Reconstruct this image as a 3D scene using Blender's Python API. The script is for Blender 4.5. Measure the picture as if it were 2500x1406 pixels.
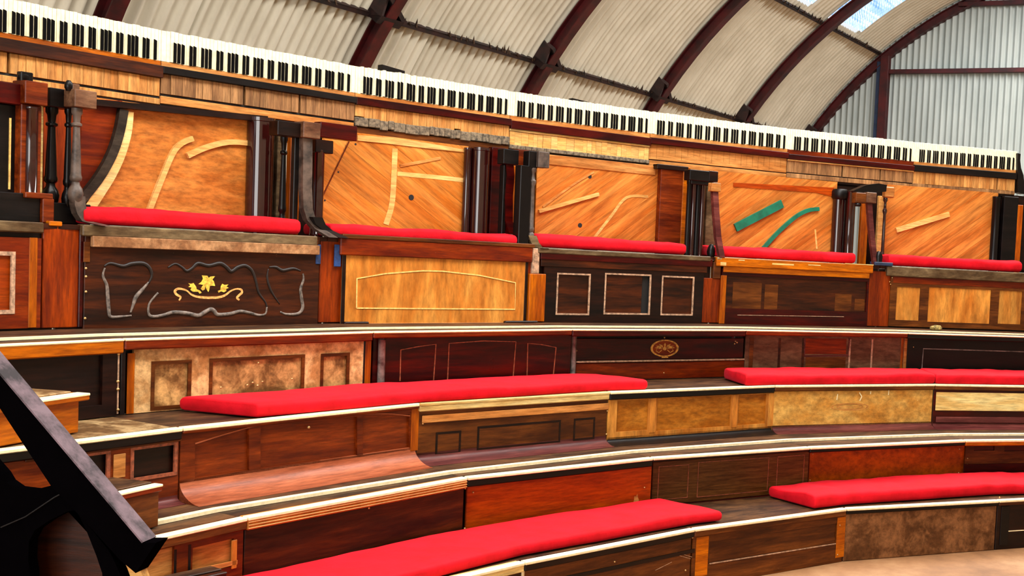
import bpy, bmesh, math, random
from mathutils import Vector, Matrix
from mathutils.geometry import tessellate_polygon
random.seed(7)
sc = bpy.context.scene
COL = sc.collection
for o in list(bpy.data.objects):
    bpy.data.objects.remove(o)

# ------------------------------------------------------------------ camera
FPX, PITCH, ROLL, PPX, PPY = 2893.8, -0.05684, 0.053473, 1969.16, 796.62
EYE = 2.0318
_f = Vector((0, math.cos(PITCH), math.sin(PITCH)))
_u0 = Vector((0, -math.sin(PITCH), math.cos(PITCH)))
_r0 = Vector((1, 0, 0))
RI = _r0 * math.cos(ROLL) + _u0 * math.sin(ROLL)
UP = -_r0 * math.sin(ROLL) + _u0 * math.cos(ROLL)
FW = _f
CAM = Vector((0, 0, EYE))
cd = bpy.data.cameras.new('camera')
cam = bpy.data.objects.new('camera', cd)
COL.objects.link(cam)
cam.matrix_world = Matrix.Translation(CAM) @ Matrix((RI, UP, -FW)).transposed().to_4x4()
cd.sensor_fit = 'HORIZONTAL'
cd.sensor_width = 36.0
cd.lens = FPX / 2500.0 * 36.0
cd.shift_x = (1250.0 - PPX) / 2500.0
cd.shift_y = (PPY - 703.0) / 2500.0
cd.clip_start = 0.05
sc.camera = cam

# ------------------------------------------------------------------ colour management, sky, big lights
sc.view_settings.view_transform = 'Standard'
sc.view_settings.look = 'None'
sc.view_settings.exposure = -0.04
sc.view_settings.gamma = 1.0
sc.view_settings.use_curve_mapping = False
sc.cycles.use_denoising = True
sc.cycles.max_bounces = 6
sc.cycles.diffuse_bounces = 3
sc.cycles.glossy_bounces = 3
sc.cycles.caustics_reflective = False
sc.cycles.caustics_refractive = False
w = bpy.data.worlds.new('sky'); sc.world = w; w.use_nodes = True
w.node_tree.nodes['Background'].inputs[0].default_value = (0.93, 0.97, 1.0, 1)
w.node_tree.nodes['Background'].inputs[1].default_value = 1.0

# barn geometry: barrel vault
VS = 0.8125
PHI, OFF, VH, S0, DS, A1, A2, RV = 0.40428, -3.226 * VS, -2.1456 * VS + EYE, 22.293 * VS, 2.991 * VS, 0.6109, 0.8969, 8.0 * VS
AX = Vector((math.sin(PHI), math.cos(PHI), 0))
PE = Vector((math.cos(PHI), -math.sin(PHI), 0))
def vpos(a, s, R=RV):
    return AX * s + PE * (OFF - R * math.cos(a)) + Vector((0, 0, VH + R * math.sin(a)))

def area(name, loc, direction, sx, sy, power, col=(1, 1, 1)):
    ld = bpy.data.lights.new(name, 'AREA'); ld.shape = 'RECTANGLE'; ld.size = sx; ld.size_y = sy
    ld.energy = power; ld.color = col
    o = bpy.data.objects.new(name, ld); COL.objects.link(o)
    o.location = loc
    o.rotation_euler = Vector(direction).to_track_quat('-Z', 'Y').to_euler()
    return o
# daylight from the row of roof lights along the crown and from the open end of the barn behind the viewer
o = area('roof_light_row', vpos(math.pi / 2, 8.0, RV - .25), (0, 0, -1), 2.4, 18.0, 1900, (1, .98, .94))
o.matrix_world = Matrix.Translation(o.location) @ Matrix((PE, AX, Vector((0, 0, 1)))).transposed().to_4x4()
area('open_barn_end', AX * -5.2 + PE * (OFF + 1.5) + Vector((0, 0, 3.0)), AX + Vector((0, 0, .02)), 6.0, 4.4, 560, (1, .97, .92))

# ------------------------------------------------------------------ materials
def lin(c):
    return tuple((x / 255 / 12.92 if x / 255 <= .04045 else ((x / 255 + .055) / 1.055) ** 2.4) for x in c) + (1.0,)

class NT:
    def __init__(s, name):
        s.m = bpy.data.materials.new(name); s.m.use_nodes = True
        s.t = s.m.node_tree; s.b = s.t.nodes['Principled BSDF']
    def n(s, t, **k):
        x = s.t.nodes.new(t)
        for a, v in k.items():
            if a.startswith('i_'):
                x.inputs[int(a[2:])].default_value = v
            else:
                setattr(x, a, v)
        return x
    def l(s, a, b):
        s.t.links.new(a, b)
    def coords(s, scale):
        tc = s.n('ShaderNodeTexCoord'); oi = s.n('ShaderNodeObjectInfo')
        mul = s.n('ShaderNodeVectorMath', operation='SCALE'); mul.inputs[0].default_value = (37, 51, 23)
        s.l(oi.outputs['Random'], mul.inputs['Scale'])
        add = s.n('ShaderNodeVectorMath', operation='ADD')
        s.l(tc.outputs['Object'], add.inputs[0]); s.l(mul.outputs[0], add.inputs[1])
        mp = s.n('ShaderNodeMapping'); mp.inputs['Scale'].default_value = scale
        s.l(add.outputs[0], mp.inputs['Vector'])
        return add.outputs[0], mp.outputs[0]
    def noise(s, vec, scale, detail=5, rough=.6, dist=0.):
        x = s.n('ShaderNodeTexNoise'); x.inputs['Scale'].default_value = scale
        x.inputs['Detail'].default_value = detail; x.inputs['Roughness'].default_value = rough
        x.inputs['Distortion'].default_value = dist
        s.l(vec, x.inputs['Vector']); return x.outputs['Fac']
    def ramp(s, fac, stops):
        x = s.n('ShaderNodeValToRGB'); e = x.color_ramp.elements
        while len(e) < len(stops): e.new(.5)
        for q, (p, c) in zip(e, stops):
            q.position = p; q.color = c if len(c) == 4 else lin(c)
        s.l(fac, x.inputs[0]); return x.outputs['Color']
    def mix(s, fac, a, b, mode='MIX'):
        x = s.n('ShaderNodeMix', data_type='RGBA', blend_type=mode)
        if isinstance(fac, float): x.inputs[0].default_value = fac
        else: s.l(fac, x.inputs[0])
        for i, v in ((6, a), (7, b)):
            if isinstance(v, tuple): x.inputs[i].default_value = v if len(v) == 4 else lin(v)
            else: s.l(v, x.inputs[i])
        return x.outputs[2]

def wood(name, a, b, rough=.38, kind='grain', wear=0., wcol=(225, 190, 140), gloss=.22, bump=.15):
    k = NT(name)
    sc_ = {'grain': (1.6, 14, 14), 'vert': (14, 14, 1.6), 'flame': (4.5, 4.5, 1.1), 'burl': (7, 7, 7), 'blotch': (4, 4, 6), 'diag': (10, 10, 10), 'diagr': (10, 10, 10), 'fine': (4, 60, 60), 'dust': (3, 9, 9)}[kind]
    raw, v = k.coords(sc_)
    if kind in ('diag', 'diagr'):
        mp = k.n('ShaderNodeMapping'); mp.inputs['Rotation'].default_value = (0, math.radians(-33 if kind == 'diag' else 36), 0)
        k.l(raw, mp.inputs['Vector'])
        m2 = k.n('ShaderNodeMapping'); m2.inputs['Scale'].default_value = (.9, 9, 9)
        k.l(mp.outputs[0], m2.inputs['Vector']); v = m2.outputs[0]
    f1 = k.noise(v, 1.0, 6, .62, {'burl': .45, 'flame': 1.0, 'blotch': 0.}.get(kind, .5))
    f2 = k.noise(v, 5.0, 4, .7)
    mid = tuple((x + y) / 2 for x, y in zip(a, b))
    lo, hi = (.36, .64) if kind != 'burl' else (.42, .58)
    c = k.ramp(f1, [(lo, b), (.5, mid), (hi, a)])
    c2 = k.ramp(f2, [(.3, (150, 150, 150)), (.65, (255, 255, 255))])
    c = k.mix(.75, c, c2, 'MULTIPLY')
    if wear > 0:
        f3 = k.noise(raw, 16, 6, .7)
        th = .78 - .22 * wear
        c3 = k.ramp(f3, [(th - .03, (0, 0, 0)), (th + .03, (255, 255, 255))])
        c = k.mix(c3, c, wcol)
    oi = k.n('ShaderNodeObjectInfo'); mr0 = k.n('ShaderNodeMapRange'); mr0.inputs[3].default_value = .84; mr0.inputs[4].default_value = 1.08
    hs = k.n('ShaderNodeHueSaturation'); hs.inputs['Saturation'].default_value = 1.04
    k.l(oi.outputs['Random'], mr0.inputs[0]); k.l(mr0.outputs[0], hs.inputs['Value']); k.l(c, hs.inputs['Color']); c = hs.outputs[0]
    k.l(c, k.b.inputs['Base Color'])
    fr = k.noise(raw, 6, 3, .6)
    mr = k.n('ShaderNodeMapRange'); mr.inputs[3].default_value = rough - .1; mr.inputs[4].default_value = rough + .15
    k.l(fr, mr.inputs[0]); k.l(mr.outputs[0], k.b.inputs['Roughness'])
    k.b.inputs['Specular IOR Level'].default_value = gloss
    bp = k.n('ShaderNodeBump'); bp.inputs['Strength'].default_value = bump; bp.inputs['Distance'].default_value = .004
    k.l(f2, bp.inputs['Height']); k.l(bp.outputs[0], k.b.inputs['Normal'])
    return k.m

def plain(name, c, rough=.5, metal=0., spec=.5, var=.12, scale=9., bump=0.):
    k = NT(name)
    raw, v = k.coords((1, 1, 1))
    f = k.noise(raw, scale, 5, .65)
    d = tuple(max(0, x * (1 - var * 1.6)) for x in c); h = tuple(min(255, x * (1 + var * .6)) for x in c)
    k.l(k.ramp(f, [(.35, d), (.62, h)]), k.b.inputs['Base Color'])
    k.b.inputs['Roughness'].default_value = rough; k.b.inputs['Metallic'].default_value = metal
    k.b.inputs['Specular IOR Level'].default_value = spec
    if bump:
        bp = k.n('ShaderNodeBump'); bp.inputs['Strength'].default_value = bump; bp.inputs['Distance'].default_value = .006
        k.l(k.noise(raw, scale * 6, 4, .7), bp.inputs['Height']); k.l(bp.outputs[0], k.b.inputs['Normal'])
    return k.m

M = {}
M['mahog'] = wood('mahogany', (140, 62, 30), (84, 28, 12))
M['mahogdark'] = wood('dark_mahogany', (80, 14, 10), (38, 4, 5), rough=.3)
M['redbrown'] = wood('red_brown_wood', (142, 56, 26), (92, 26, 12), wear=.12)
M['brown'] = wood('brown_wood', (122, 68, 32), (70, 32, 12), wear=.15)
M['darkbrown'] = wood('dark_brown_wood', (84, 38, 18), (34, 14, 6), wear=.1)
M['vdark'] = wood('very_dark_wood', (40, 16, 9), (13, 5, 4), rough=.35)
M['black'] = wood('ebonised_wood', (22, 15, 13), (8, 6, 6), rough=.35)
M['blackgloss'] = plain('black_lacquer', (11, 8, 8), rough=.3, spec=.22)
M['lacquer'] = plain('dark_lacquered_mahogany', (40, 9, 7), rough=.1, spec=.75)
M['railblack'] = plain('matt_black_lacquer', (4, 3, 4), rough=.9, spec=.0)
M['orange'] = wood('orange_veneer', (234, 162, 84), (196, 116, 54), kind='flame', wear=.05)
M['orangeplain'] = wood('orange_wood', (214, 120, 44), (160, 78, 22))
M['orangemottle'] = wood('mottled_orange_brown_veneer', (206, 132, 58), (158, 88, 32), kind='dust')
M['orangevert'] = wood('orange_upright_wood', (206, 112, 40), (150, 66, 20), kind='vert')
M['redorange'] = wood('red_orange_veneer', (188, 82, 38), (146, 52, 18), wear=.1)
M['rust'] = wood('rust_brown_veneer', (190, 88, 38), (140, 58, 20), kind='blotch', wear=.15)
M['redvert'] = wood('red_upright_board', (160, 66, 30), (104, 34, 14), kind='vert')
M['tan'] = wood('tan_wood', (226, 160, 96), (178, 108, 56), wear=.15)
M['pale'] = wood('pale_faded_veneer', (244, 190, 108), (218, 148, 72), kind='blotch', wear=.3, wcol=(255, 226, 168))
M['cream'] = wood('bare_cream_wood', (255, 232, 164), (232, 186, 112), wear=.1)
M['burl'] = wood('burr_walnut', (232, 188, 132), (178, 128, 80), kind='burl', wear=.1)
M['burlpanel'] = wood('mottled_burr_panel', (216, 166, 108), (124, 86, 50), kind='burl', wear=.1)
M['burldark'] = wood('dark_burr_walnut', (144, 98, 64), (96, 60, 35), kind='burl', wear=.15)
M['olive'] = wood('olive_brown_wood', (112, 70, 36), (76, 42, 18), kind='fine')
M['greybrown'] = wood('dusty_grey_brown_wood', (128, 94, 70), (86, 54, 38), kind='dust', wear=.15)
M['dusty'] = wood('dusty_tread_wood', (176, 146, 104), (106, 76, 46), kind='burl', rough=.6)
M['treaddark'] = wood('dark_tread_wood', (104, 70, 44), (48, 30, 20), kind='dust', rough=.5, wear=.2)
M['greylid'] = wood('dusty_lid_wood', (132, 112, 82), (78, 58, 38), kind='dust', wear=.1)
M['purple'] = wood('purple_brown_wood', (122, 66, 60), (76, 32, 32), wear=.15)
M['pinkwood'] = wood('pinkish_skirt_wood', (192, 112, 80), (146, 74, 48))
M['sound'] = wood('spruce_soundboard', (230, 156, 82), (200, 116, 52), kind='diag', wear=.05, rough=.45)
M['soundr'] = wood('slanted_soundboard', (226, 150, 80), (190, 106, 50), kind='diagr', wear=.05, rough=.45)
M['soundflat'] = wood('level_grain_soundboard', (228, 152, 82), (192, 112, 54), kind='dust', rough=.45)
M['rimdark'] = wood('dark_grey_rim', (62, 54, 44), (34, 28, 24), kind='dust')
M['rib'] = wood('pale_spruce_rib', (252, 204, 132), (232, 170, 98))
M['dustytan'] = wood('dusty_tan_wood', (206, 156, 112), (156, 108, 74), kind='burl', wear=.15)
M['stick'] = wood('key_stick_wood', (232, 172, 104), (186, 122, 66), kind='vert', wear=.1, rough=.6)
M['stickdark'] = wood('grey_key_stick_wood', (186, 138, 92), (128, 88, 56), kind='vert', rough=.6)
M['felt'] = plain('grey_felt_strip', (112, 98, 78), rough=.9, var=.3, scale=40)
M['gap'] = plain('gap_shade_black', (12, 9, 8), rough=.7)  # near-black colour standing in for the shade inside gaps and holes
M['paint'] = plain('cream_white_edge_paint', (248, 232, 186), rough=.55, var=.05, scale=30)
M['ivory'] = plain('ivory_key', (252, 240, 200), rough=.3, var=.05, scale=25)
M['ebony'] = plain('ebony_key', (4, 3, 3), rough=.8, spec=.08)
M['gold'] = plain('gilt_inlay', (200, 140, 56), rough=.4, var=.25, scale=60)
M['inlay'] = plain('yellow_marquetry', (255, 190, 72), rough=.4, var=.2, scale=60)
M['inlaypale'] = plain('peach_marquetry', (250, 170, 96), rough=.4, var=.2, scale=60)
M['carvelight'] = plain('carved_edge_highlight', (112, 98, 88), rough=.6, var=.3, scale=40)  # grey highlights of the carving, put into its colour
M['carvedark'] = plain('carved_groove_shade', (24, 12, 8), rough=.5)  # black shade of the carved recesses, put into the colour
M['bead'] = plain('worn_pale_beading', (178, 140, 112), rough=.45, var=.2, scale=40)
M['beadred'] = plain('thin_brown_beading', (142, 72, 46), rough=.45, var=.2, scale=40)
M['beadtan'] = plain('orange_line_moulding', (250, 196, 112), rough=.4, var=.12, scale=40)
M['green'] = plain('teal_green_paint', (0, 104, 78), rough=.5, var=.12)
M['blue'] = plain('blue_cloth', (26, 62, 120), rough=.8, var=.25)
M['steel'] = plain('grey_painted_upright', (120, 110, 104), rough=.3, var=.3, scale=12)
M['greypost'] = plain('grey_weathered_post', (78, 64, 55), rough=.5, var=.3, scale=14)
M['brass'] = plain('brass_screw', (214, 170, 110), rough=.3, metal=.6)
M['iron'] = plain('dark_red_oxide_steel', (66, 6, 8), rough=.5, var=.25, scale=5)
M['irondark'] = plain('black_brown_purlin', (38, 16, 12), rough=.7, var=.4, scale=8)
M['cobweb'] = plain('dusty_cobweb_brown', (70, 50, 34), rough=.9, var=.5, scale=20)
M['pebble'] = plain('yellow_grey_stone', (150, 128, 70), rough=.9, var=.3, scale=40, bump=.6)
M['bluepost'] = plain('dark_blue_steel', (30, 48, 78), rough=.5)
M['rail_top'] = plain('lilac_grey_sky_sheen', (88, 72, 78), rough=.5, spec=.12, var=.35, scale=14)  # lilac-grey colour stands in for sky reflected on the rail top

def m_velvet():
    k = NT('red_velvet')
    raw, v = k.coords((1, 1, 1))
    f = k.noise(raw, 7, 5, .6)
    k.l(k.ramp(f, [(.3, (178, 0, 14)), (.65, (212, 6, 28))]), k.b.inputs['Base Color'])
    k.b.inputs['Roughness'].default_value = .8
    k.b.inputs['Specular IOR Level'].default_value = .2
    k.b.inputs['Sheen Weight'].default_value = .3
    k.b.inputs['Sheen Roughness'].default_value = .4
    k.b.inputs['Sheen Tint'].default_value = lin((255, 90, 110))
    bp = k.n('ShaderNodeBump'); bp.inputs['Strength'].default_value = .25; bp.inputs['Distance'].default_value = .01
    k.l(k.noise(raw, 22, 4, .6), bp.inputs['Height']); k.l(bp.outputs[0], k.b.inputs['Normal'])
    return k.m
M['velvet'] = m_velvet()

def m_sheet(name, a, b, blotch):
    k = NT(name)
    raw, v = k.coords((1, 1, .25))
    f = k.noise(v, 3.0, 6, .65)
    c = k.ramp(f, [(.3, b), (.62, a)])
    f2 = k.noise(raw, 1.2, 5, .7)
    c = k.mix(k.ramp(f2, [(.62, (0, 0, 0)), (.8, (120, 120, 120))]), c, blotch)
    k.l(c, k.b.inputs['Base Color'])
    k.b.inputs['Roughness'].default_value = .55
    return k.m
M['sheet'] = m_sheet('cream_corrugated_sheet', (224, 216, 195), (203, 194, 172), (162, 153, 122))
M['gsheet'] = m_sheet('grey_corrugated_sheet', (182, 189, 184), (158, 166, 162), (126, 124, 112))

def m_skylight():
    k = NT('translucent_roof_light')
    raw, v = k.coords((1, 1, 1))
    tc = k.n('ShaderNodeTexCoord')
    mp = k.n('ShaderNodeMapping'); mp.inputs['Scale'].default_value = (40, .8, .8); k.l(tc.outputs['Object'], mp.inputs['Vector'])
    f = k.noise(mp.outputs[0], 1.0, 6, .7)
    c = k.ramp(f, [(.35, (110, 165, 235)), (.5, (178, 214, 250)), (.62, (248, 252, 255))])
    k.l(c, k.b.inputs['Base Color']); k.l(c, k.b.inputs['Emission Color'])
    k.b.inputs['Emission Strength'].default_value = .85
    k.b.inputs['Roughness'].default_value = .4
    return k.m
M['skylight'] = m_skylight()

def m_floor():
    k = NT('pale_board_floor')
    raw, v = k.coords((1, 1, 1))
    c = k.ramp(k.noise(raw, 2.2, 8, .68), [(.3, (118, 82, 52)), (.5, (152, 108, 70)), (.7, (178, 136, 94))])
    c = k.mix(k.ramp(k.noise(raw, 14, 6, .75), [(.58, (0, 0, 0)), (.75, (150, 150, 150))]), c, (150, 104, 66))
    k.l(c, k.b.inputs['Base Color']); k.b.inputs['Roughness'].default_value = .6
    return k.m
M['floor'] = m_floor()

# ------------------------------------------------------------------ mesh helpers
def link(name, bm, mat, parent=None, smooth=False, norm=True):
    if norm:
        bmesh.ops.recalc_face_normals(bm, faces=bm.faces[:])
    me = bpy.data.meshes.new(name); bm.to_mesh(me); bm.free()
    if mat: me.materials.append(M[mat] if isinstance(mat, str) else mat)
    if smooth:
        me.shade_smooth()
        if smooth != 'all':
            try: me.set_sharp_from_angle(angle=math.radians(40))
            except Exception: pass
    ob = bpy.data.objects.new(name, me); COL.objects.link(ob)
    if parent is not None: ob.parent = parent
    return ob

def box(bm, x0, x1, y0, y1, z0, z1, bev=0.):
    if x1 < x0: x0, x1 = x1, x0
    if z1 < z0: z0, z1 = z1, z0
    vs = [bm.verts.new(p) for p in ((x0, y0, z0), (x1, y0, z0), (x1, y1, z0), (x0, y1, z0), (x0, y0, z1), (x1, y0, z1), (x1, y1, z1), (x0, y1, z1))]
    fs = [bm.faces.new([vs[i] for i in q]) for q in ((0, 1, 5, 4), (1, 2, 6, 5), (2, 3, 7, 6), (3, 0, 4, 7), (4, 5, 6, 7), (3, 2, 1, 0))]
    if bev > 0:
        b = min(bev, (x1 - x0) * .3, abs(y1 - y0) * .3, (z1 - z0) * .3)
        es = list({e for f in fs for e in f.edges})
        bmesh.ops.bevel(bm, geom=es, offset=b, segments=1, affect='EDGES', profile=.5)

def plate(bm, outer, holes=(), y0=0., y1=.02):
    loops = [list(outer)] + [list(h) for h in holes]
    tris = tessellate_polygon([[Vector((x, z, 0)) for x, z in lp] for lp in loops])
    flat = [p for lp in loops for p in lp]
    A = [bm.verts.new((x, y0, z)) for x, z in flat]; B = [bm.verts.new((x, y1, z)) for x, z in flat]
    for t in tris:
        try:
            bm.faces.new([A[i] for i in t]); bm.faces.new([B[i] for i in reversed(t)])
        except ValueError: pass
    s = 0
    for lp in loops:
        n = len(lp)
        for i in range(n):
            a, b = s + i, s + (i + 1) % n
            bm.faces.new((A[a], A[b], B[b], B[a]))
        s += n

def prism(bm, poly, z0, z1):
    A = [bm.verts.new((x, y, z0)) for x, y in poly]; B = [bm.verts.new((x, y, z1)) for x, y in poly]
    n = len(poly)
    bm.faces.new(A[::-1]); bm.faces.new(B)
    for i in range(n):
        bm.faces.new((A[i], A[(i + 1) % n], B[(i + 1) % n], B[i]))

def extrude_x(bm, prof, x0, x1):       # profile in (y, z)
    A = [bm.verts.new((x0, y, z)) for y, z in prof]; B = [bm.verts.new((x1, y, z)) for y, z in prof]
    n = len(prof)
    bm.faces.new(A[::-1]); bm.faces.new(B)
    for i in range(n):
        bm.faces.new((A[i], A[(i + 1) % n], B[(i + 1) % n], B[i]))

def lathe(bm, prof, cx=0., cy=0., seg=20):
    rings = []
    for r, z in prof:
        rings.append([bm.verts.new((cx + r * math.cos(2 * math.pi * i / seg), cy + r * math.sin(2 * math.pi * i / seg), z)) for i in range(seg)])
    for a, b in zip(rings, rings[1:]):
        for i in range(seg):
            bm.faces.new((a[i], a[(i + 1) % seg], b[(i + 1) % seg], b[i]))
    bm.faces.new(rings[0][::-1]); bm.faces.new(rings[-1])

def tube(bm, pts, r, seg=6, sq=1.0):
    pts = [Vector(p) for p in pts]; rings = []
    for i, p in enumerate(pts):
        d = (pts[min(i + 1, len(pts) - 1)] - pts[max(i - 1, 0)]).normalized()
        s = d.cross(Vector((0, 1, 0)))
        if s.length < 1e-4: s = Vector((1, 0, 0))
        s.normalize(); t = s.cross(d).normalized()
        rr = r(i / (len(pts) - 1)) if callable(r) else r
        rings.append([bm.verts.new(p + s * rr * math.cos(2 * math.pi * k / seg) + t * rr * sq * math.sin(2 * math.pi * k / seg)) for k in range(seg)])
    for a, b in zip(rings, rings[1:]):
        for i in range(seg):
            bm.faces.new((a[i], a[(i + 1) % seg], b[(i + 1) % seg], b[i]))
    bm.faces.new(rings[0][::-1]); bm.faces.new(rings[-1])

def smooth_path(pts, n=6):
    out = []
    P = [Vector(p) for p in pts]
    for i in range(len(P) - 1):
        p0, p1, p2, p3 = P[max(i - 1, 0)], P[i], P[i + 1], P[min(i + 2, len(P) - 1)]
        for k in range(n):
            t = k / n
            out.append(.5 * ((2 * p1) + (p2 - p0) * t + (2 * p0 - 5 * p1 + 4 * p2 - p3) * t * t + (3 * p1 - p0 - 3 * p2 + p3) * t ** 3))
    out.append(P[-1]); return out

def ribbon_poly(pts, w):               # 2-D polyline to a closed strip outline
    P = [Vector((p[0], p[1])) for p in pts]; L, R = [], []
    for i, p in enumerate(P):
        d = (P[min(i + 1, len(P) - 1)] - P[max(i - 1, 0)]).normalized(); nrm = Vector((-d.y, d.x))
        ww = w(i / (len(P) - 1)) if callable(w) else w
        L.append(p + nrm * ww / 2); R.append(p - nrm * ww / 2)
    return [tuple(q) for q in L] + [tuple(q) for q in reversed(R)]

# ------------------------------------------------------------------ rays, frames
def ray(x, y): return RI * ((x - PPX) / FPX) - UP * ((y - PPY) / FPX) + FW
def on_z(x, y, z):
    d = ray(x, y); return CAM + d * ((z - EYE) / d.z)
CC = Vector((4.72394, 1.73423))
def on_r(x, y, R):
    d = ray(x, y); a = d.x * d.x + d.y * d.y; b = -(d.x * CC.x + d.y * CC.y); c = CC.length_squared - R * R
    t = (-b + math.sqrt(b * b - a * c)) / a
    return CAM + d * t
def pol(R, th, z=0.): return Vector((CC.x + R * math.cos(th), CC.y + R * math.sin(th), z))
def ang(P): return math.atan2(P.y - CC.y, P.x - CC.x)
ZT = [0., .3670, .7078, 1.0780, 1.4591, 2.0101]
RT = [0., 7.6148, 8.1126, 8.5806, 9.0415, 9.5627]
TH0, DTH = 2.67542, 0.165134
KR = 10.0516

class Frame:
    def __init__(s, O, u):
        s.O = Vector(O); s.u = Vector((u[0], u[1], 0)).normalized(); s.v = Vector((-s.u.y, s.u.x, 0))  # v = into the wall
        s.M = Matrix((s.u, s.v, Vector((0, 0, 1)))).transposed().to_4x4(); s.M.translation = s.O
    def loc(s, x, y, d=0.):            # pixel ray onto the plane local y = d, gives (u, z)
        r = ray(x, y); t = ((s.O + s.v * d - CAM).dot(s.v)) / r.dot(s.v); P = CAM + r * t - s.O
        return P.dot(s.u), P.z
    def rect(s, q, d=0.):
        x0, y0, x1, y1 = q; xm, ym = (x0 + x1) / 2, (y0 + y1) / 2
        return s.loc(x0, ym, d)[0], s.loc(x1, ym, d)[0], s.loc(xm, y1, d)[1], s.loc(xm, y0, d)[1]
    def quad(s, pts, d=0.): return [s.loc(x, y, d) for x, y in pts]
    def to(s, P):
        q = Vector((P.x, P.y, 0)) - Vector((s.O.x, s.O.y, 0)); return q.dot(s.u), q.dot(s.v)

def thing(name, label, cat, F=None, group=None, loc=None):
    o = bpy.data.objects.new(name, None); COL.objects.link(o); o.empty_display_size = .1
    if F is not None: o.matrix_world = F.M
    elif loc is not None: o.location = loc
    o['label'] = label; o['category'] = cat
    if group: o['group'] = group
    return o

# joints of the terraces (world points)
JX = {5: {0: (150, 551), 1: (806, 578), 2: (1313, 607), 3: (1746, 627), 4: (2153, 645)},
      4: {0: (305, 829), 1: (912, 811), 2: (1398, 806), 3: (1822, 806), 4: (2218, 808)},
      3: {0: (447, 1045), 1: (1025, 985), 2: (1490, 957), 3: (1893, 941), 4: (2284, 938)},
      2: {0: (605, 1264), 1: (1142, 1166), 2: (1595, 1118), 3: (1978, 1092), 4: (2358, 1075)},
      1: {1: (1282, 1373), 2: (1697, 1292), 3: (2068, 1242), 4: (2440, 1222)}}
J = {}
for k in range(1, 6):
    J[k] = {}
    for j in range(-1, 7):
        if j in JX[k]:
            x, y = JX[k][j]
            P = on_r(x, y, RT[k]) if k >= 4 else on_z(x, y, ZT[k])
        else:
            P = pol(RT[k], TH0 - DTH * j)
        J[k][j] = Vector((P.x, P.y, 0))

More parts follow.
